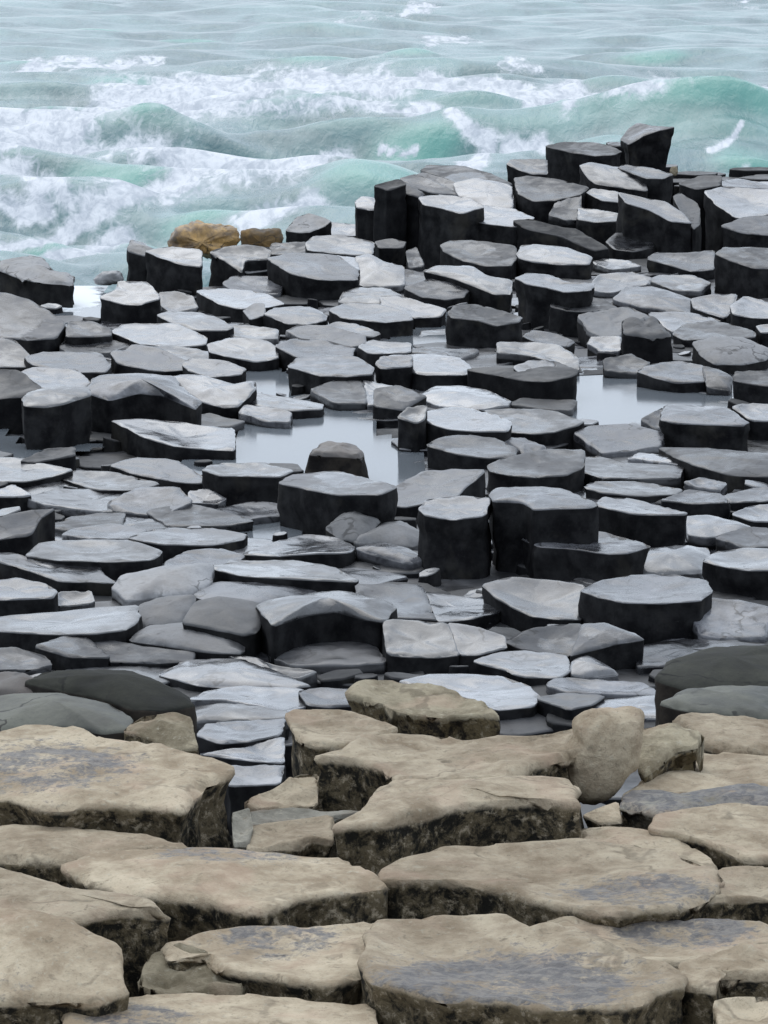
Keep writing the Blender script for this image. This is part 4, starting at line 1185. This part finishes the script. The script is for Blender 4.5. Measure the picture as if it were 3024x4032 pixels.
# ------------------------------------------------------------------ labels
LAB = {
'fin': 'black fin shaped stone standing tilted on top of the ridge', 'ledge': 'thin dark ledge sticking out beside the black fin on the ridge',
'r2': 'thick slab with black front just below the black fin', 'r4': 'small block wedged beside the thick slab below the fin',
'r5': 'dished stone with a curved front rim on the ridge', 'r6': 'flat stone directly at the foot of the black fin', 'r6b': 'short flat stone under the right foot of the black fin',
'r7': 'narrow plate between the dished ridge stone and the long sloping plate', 'r7b': 'long plate sloping down over the black hollow of the ridge',
'r8': 'pale upright block set into the ridge', 'r9': 'low plate beside the pale upright block on the ridge', 'r10': 'grey rounded stone leaning at the end of the long sloping plate',
't1': 'large dished plate on the far end of the ridge', 't2': 'thin plate behind the large dished plate at the end of the ridge', 't3': 'pale flat plate landward of the large dished plate at the ridge end',
't4': 'black stone between the fin and the large dished plate', 't6': 'long low plate on the seaward crest of the ridge', 't7': 'flat plate above the black column wall at the start of the ridge',
't8': 'tall black column at the seaward start of the ridge', 't8b': 'black column squeezed behind the tall black column at the ridge start', 't9': 'mottled flat plate in the middle of the ridge',
't10': 'tall column with pale top and black front at the ridge start', 't10b': 'wide block with pale top beside the tall ridge column',
's1': 'stone beside the tall black column at the end of the ridge, over the sea', 's2': 'pale small block at the foot of the tall black column', 's3': 'black block over the sea beside the tall black column',
'b4': 'black slab fallen slantwise under the ridge', 'b4b': 'grey wedge between the ridge wall and the fallen black slab', 'b3': 'pale wet stone lying in the black hollow under the ridge',
'b1': 'rounded pale plate at the foot of the ridge wall', 'b2': 'thick oval plate with bright wet top at the foot of the ridge',
'a1': 'craggy grey rock at the sea edge beside the foamy gap', 'a2': 'large tilted plate landward of the craggy sea edge rock', 'a4': 'narrow block leaning against the bright topped block by the sea',
'a5': 'block with bright wet top and black front at the sea edge', 'a6': 'block with a black sloping flank beside the bright topped block', 'a6b': 'small matt stone tucked against the sloping black flank',
'a9': 'peaked grey stone at the sea edge beside the small brown boulder', 'a13': 'large round stone with a broken plate on its top', 'a16': 'craggy block with black front beside the foamy gap',
'a36': 'plate overhanging the black end of the thick ledge', 'a37': 'stone with a high black front over the still pool', 'a38': 'arched stone with a black hollow under it beside the still pool',
'a39': 'rough broken stone beside the arched stone', 'a40': 'black stone behind the high black fronted stone by the pool', 'a45': 'large dished plate lying at the rim of the still pool',
'b8': 'tall overhanging stone with a narrow black foot', 'b16': 'block with black front standing beside the small bright pool', 'b21': 'black slab carrying a grey lump', 'b21b': 'grey lump on the black slab',
'b32': 'square fronted dark block at the edge of the second pool', 'b39': 'jagged black rock among flat plates', 'b40': 'rounded matt stone beside the jagged black rock',
'c5': 'dished block with black sides beside the brown pool stone', 'c7': 'wide block with tall black front landward of the brown pool stone', 'c26': 'grey rounded stone against the tall black front of the wide block',
'd16': 'pale rounded stone beside the grey rounded one at the tall black front', 'c17': 'large flat plate overhanging a tilted slab', 'c18': 'tilted slab sliding under the large flat plate', 'c20': 'small bright square top in a black gap',
'c22': 'rounded grey stone behind the arched black hollow', 'c27': 'long pale plate above the arched black hollow', 'c27b': 'stone arched over a black hollow near the tan terrace', 'c31': 'smooth rounded stone shaped like a loaf',
'c35': 'dark floor stone inside the arched black hollow', 'd10': 'tall black block with a narrow pale top', 'd11': 'pale topped block joined to the side of the tall black block', 'd12': 'ragged ledge halfway down the tall black block',
'd13': 'tall black column with a small pale top beside the tall block', 'd25': 'larger half of a flat stone cracked across near the tan terrace', 'd25b': 'smaller half of the flat stone cracked across near the terrace', 'd20': 'thick dished stone with dark front near the tall block', 'd21': 'broad dished stone with a thick black front', 'd23': 'stone with a scooped hollow in its top',
'd22': 'wet square topped stone beside the broad dished stone', 'd24': 'large shallow dish stone landward of the tall blocks',
'f1': 'bright wet oval top behind the loose tan slab', 'f2': 'bright wet long top beyond the tan boulder', 'f3': 'bright wet square top right behind the tan boulder',
'e3': 'wet stone in the gap between the tan stones', 'e1': 'bright wet top in the gap beside the olive stones', 'e5': 'grey stone at the bottom of the gap in the tan terrace',
'g1': 'long olive grey stone at the foot of the tan terrace, beside the gap', 'g2': 'broad olive grey stone touching the big tan stone with damp patches', 'g2b': 'brown sided stone beside the long olive stone',
'g3': 'large olive grey boulder behind the tan boulder', 'g4': 'low olive stone in front of the large olive boulder', 'g5': 'rough brown stump beside the olive stones',
'e9': 'big tan stone with damp patches and a crumbling end', 'e10': 'low tan stone landward of the big damp patched tan stone', 'e11': 'wide tan stone with a black undercut front',
'e12': 'grey tan step in the crack beside the big tan stone', 'e16': 'low grey stone wedged against the crumbling end of the big tan stone', 'b49': 'black block at the foot of the ridge start', 'e13': 'thin grey step behind the grey tan step', 'e14': 'crumbling pale tan lumps in the gap',
'e15': 'tan stone carrying the loose slab', 'f6': 'long rough tan stone against the rounded tan boulder', 'f7': 'tan stone with an arched dark front below the rounded boulder',
'f9': 'brown ledge stuck to the side of the rounded tan boulder', 'f10': 'tan stone behind the brown ledge', 'f11': 'flat tan stone beside the rounded boulder',
'f12': 'damp grey stone strip between two tan stones', 'f15': 'pale tan sliver at the foot of the rounded tan boulder', 'f13': 'tan stone landward of the damp grey strip', 'f14a': 'pale tan stone behind the round tan stone with a damp ring',
'f14': 'big round tan stone with a damp ring in its hollow', 'f14c': 'tan stone with reddish edge beside the damp ringed stone',
'g10': 'tan stone with a dark pointed overhang', 'g11': 'large smooth tan stone with pale yellow edge', 'g12': 'tan stone with a bluish damp hollow beside the largest hollowed stone',
'g13': 'crumbling mossy lump in front of the pointed overhang', 'g14': 'low tan stone with grey blotched end beside the smooth yellow edged one', 'h1': 'largest tan stone with a big dark damp hollow',
'h2': 'tan stone with a long dark damp streak behind the largest one', 'h3': 'tan stone with rough dark flank beside the largest one', 'h4': 'small crumbling tan stone below the rough dark flank',
'slab': 'loose tan slab lying tilted on the terrace edge', 'brown_a': 'golden brown boulder at the sea edge', 'brown_b': 'smaller brown boulder at the sea edge', 'small_a': 'small grey stone beside the foamy gap',
'pool_stone': 'brown angular stone sitting in the still pool', 'tan_boulder': 'rounded tan boulder propped upright on the terrace', 'red_stone': 'tiny reddish stone at the foot of the fin',
}
MARK = {'fin': 'the black fin', 'pool_stone': 'the brown pool stone', 'brown_a': 'the golden brown boulder', 'd10': 'the tall black block', 'c27b': 'the arched black hollow',
        'd21': 'the broad dished stone', 'a38': 'the arched stone', 'b8': 'the tall overhanging stone', 'b32': 'the square fronted block', 'a13': 'the broken topped stone',
        'b21': 'the black slab', 'a1': 'the craggy sea edge rock', 'c17': 'the large flat plate', 'b39': 'the jagged black rock', 'c7': 'the wide block', 'b2': 'the thick oval plate',
        'slab': 'the loose tan slab', 'tan_boulder': 'the tan boulder', 'c5': 'the dished block', 'a16': 'the craggy block', 'd20': 'the thick dished stone', 'a45': 'the dished plate',
        'g1': 'the long olive stone', 'g3': 'the olive boulder', 'h1': 'the largest tan stone', 'e9': 'the big tan stone', 'c31': 'the loaf shaped stone', 'b16': 'the black fronted block', 't1': 'the ridge end plate'}
def centre(o):
    co = np.array([v.co for q in (o, SPLIT.get(o)) if q is not None for v in q.data.vertices])
    return np.array(((co[:, 0].min() + co[:, 0].max()) / 2, (co[:, 1].min() + co[:, 1].max()) / 2))
CEN = {k: centre(BUILT[k]) for k in MARK if k in BUILT}
USED = set(LAB.values())
def describe(o, base):
    c = centre(o)
    near = sorted(CEN, key=lambda k: np.linalg.norm(CEN[k] - c))
    def rel(k):
        d = c - CEN[k]
        return 'beside' if abs(d[0]) > 0.8 * abs(d[1]) else ('seaward of' if d[1] > 0 else 'landward of')
    opts = ['%s %s %s' % (base, rel(near[0]), MARK[near[0]])]
    opts += ['%s between %s and %s' % (base, MARK[near[0]], MARK[near[i]]) for i in (1, 2, 3)]
    opts += ['%s %s %s and near %s' % (base, rel(near[0]), MARK[near[0]], MARK[near[i]]) for i in (1, 2, 3)]
    opts += ['%s between %s and %s' % (base, MARK[near[1]], MARK[near[i]]) for i in (2, 3)]
    for t in opts:
        if t not in USED:
            USED.add(t); return t
    return opts[0]
NAME = {'wet_basalt': 'basalt_stone', 'dark_basalt': 'black_stone', 'matt_basalt': 'worn_stone', 'olive_grey_basalt': 'olive_stone', 'brown_basalt': 'brown_boulder',
        'mud_brown_basalt': 'brown_stone', 'tan_lichened_basalt': 'tan_stone', 'rough_tan_basalt': 'rough_tan_stone', 'grey_tan_basalt': 'grey_tan_stone'}
for key, o in BUILT.items():
    if o.name.split('.')[0] in ('basalt_stone',):
        o.name = NAME[o.data.materials[0].name]
    if o.name.startswith('loose_stone'):
        o.name = 'boulder' if key == 'tan_boulder' else NAME[o.data.materials[0].name]
    m = o.data.materials[0].name
    tone = {'wet_basalt': 'grey', 'dark_basalt': 'black', 'matt_basalt': 'matt grey'}.get(m, 'tan')
    if key in LAB:
        lab = LAB[key]
    else:
        s, w, sl = o.get('s_px', 0), o.get('w_m', 0.5), o.get('slope', 0)
        hgt = 'high dark sided' if s > 75 else ('raised' if s > 33 else 'low')
        wd = 'broad ' if w > 0.6 else ('narrow ' if w < 0.36 else '')
        wt = 'bright wet ' if max(a.value for a in o.data.attributes['wet'].data) > 0.5 else ''
        lab = describe(o, '%s %s%s%s stone' % (hgt, wd, wt, tone))
    grp = {'T': 'tan stones of the near terrace', 'R': 'columns of the ridge by the sea', 'G': 'olive stones below the terrace'}.get(o.get('zone', 'M'), 'grey columns of the platform')
    tag(o, lab, 'rock', grp if 'zone' in o.keys() else 'loose boulders')
for zone, obs in KEEP.items():
    for o in obs:
        o.name = {'M': 'flush_stone', 'R': 'sunken_black_stone', 'T': 'sunken_tan_stone'}[zone]
        base = {'M': 'flush wet stone top', 'R': 'sunken black stone', 'T': 'sunken tan stone'}[zone]
        tag(o, describe(o, base), 'rock', {'M': 'flush stones between the grey columns', 'R': 'black stones sunk in the ridge', 'T': 'tan stones sunk in the terrace'}[zone])

# stones that are one thing in two pieces
def compound(keys, name, part_names, label):
    parts = [BUILT[k] for k in keys if k in BUILT and BUILT[k].parent is None]
    if len(parts) < 2: return
    c = centre(parts[0])
    e = bpy.data.objects.new(name, None)
    e.location = (c[0], c[1], -1.25)
    COL.objects.link(e)
    tag(e, label, 'rock', parts[0]['group'])
    for o, pn in zip(parts, part_names):
        for k in ('label', 'category', 'group'):
            if k in o.keys(): del o[k]
        o.name = pn
        o.data.transform(__import__('mathutils').Matrix.Translation((-c[0], -c[1], 1.25)))
        o.parent = e
for key, o in list(BUILT.items()):
    o2 = SPLIT.get(o)
    if o2:
        BUILT['~' + key] = o2
        compound((key, '~' + key), 'cracked_stone', ('fragment', 'fragment'), o['label'])
compound(('d25', 'd25b'), 'cracked_stone', ('fragment', 'fragment'), 'flat stone cracked across into two halves near the tan terrace')
compound(('d26', 'd27'), 'cracked_stone', ('fragment', 'fragment'), 'stone split down the middle with one black broken side')
compound(('a13', 'a13b'), 'layered_stone', ('body', 'broken_plate'), 'large round stone with a broken plate on its top')
for o in bpy.data.objects:
    for k in ('px_center', 's_px', 'w_m', 'zone', 'slope'):
        if k in o.keys(): del o[k]
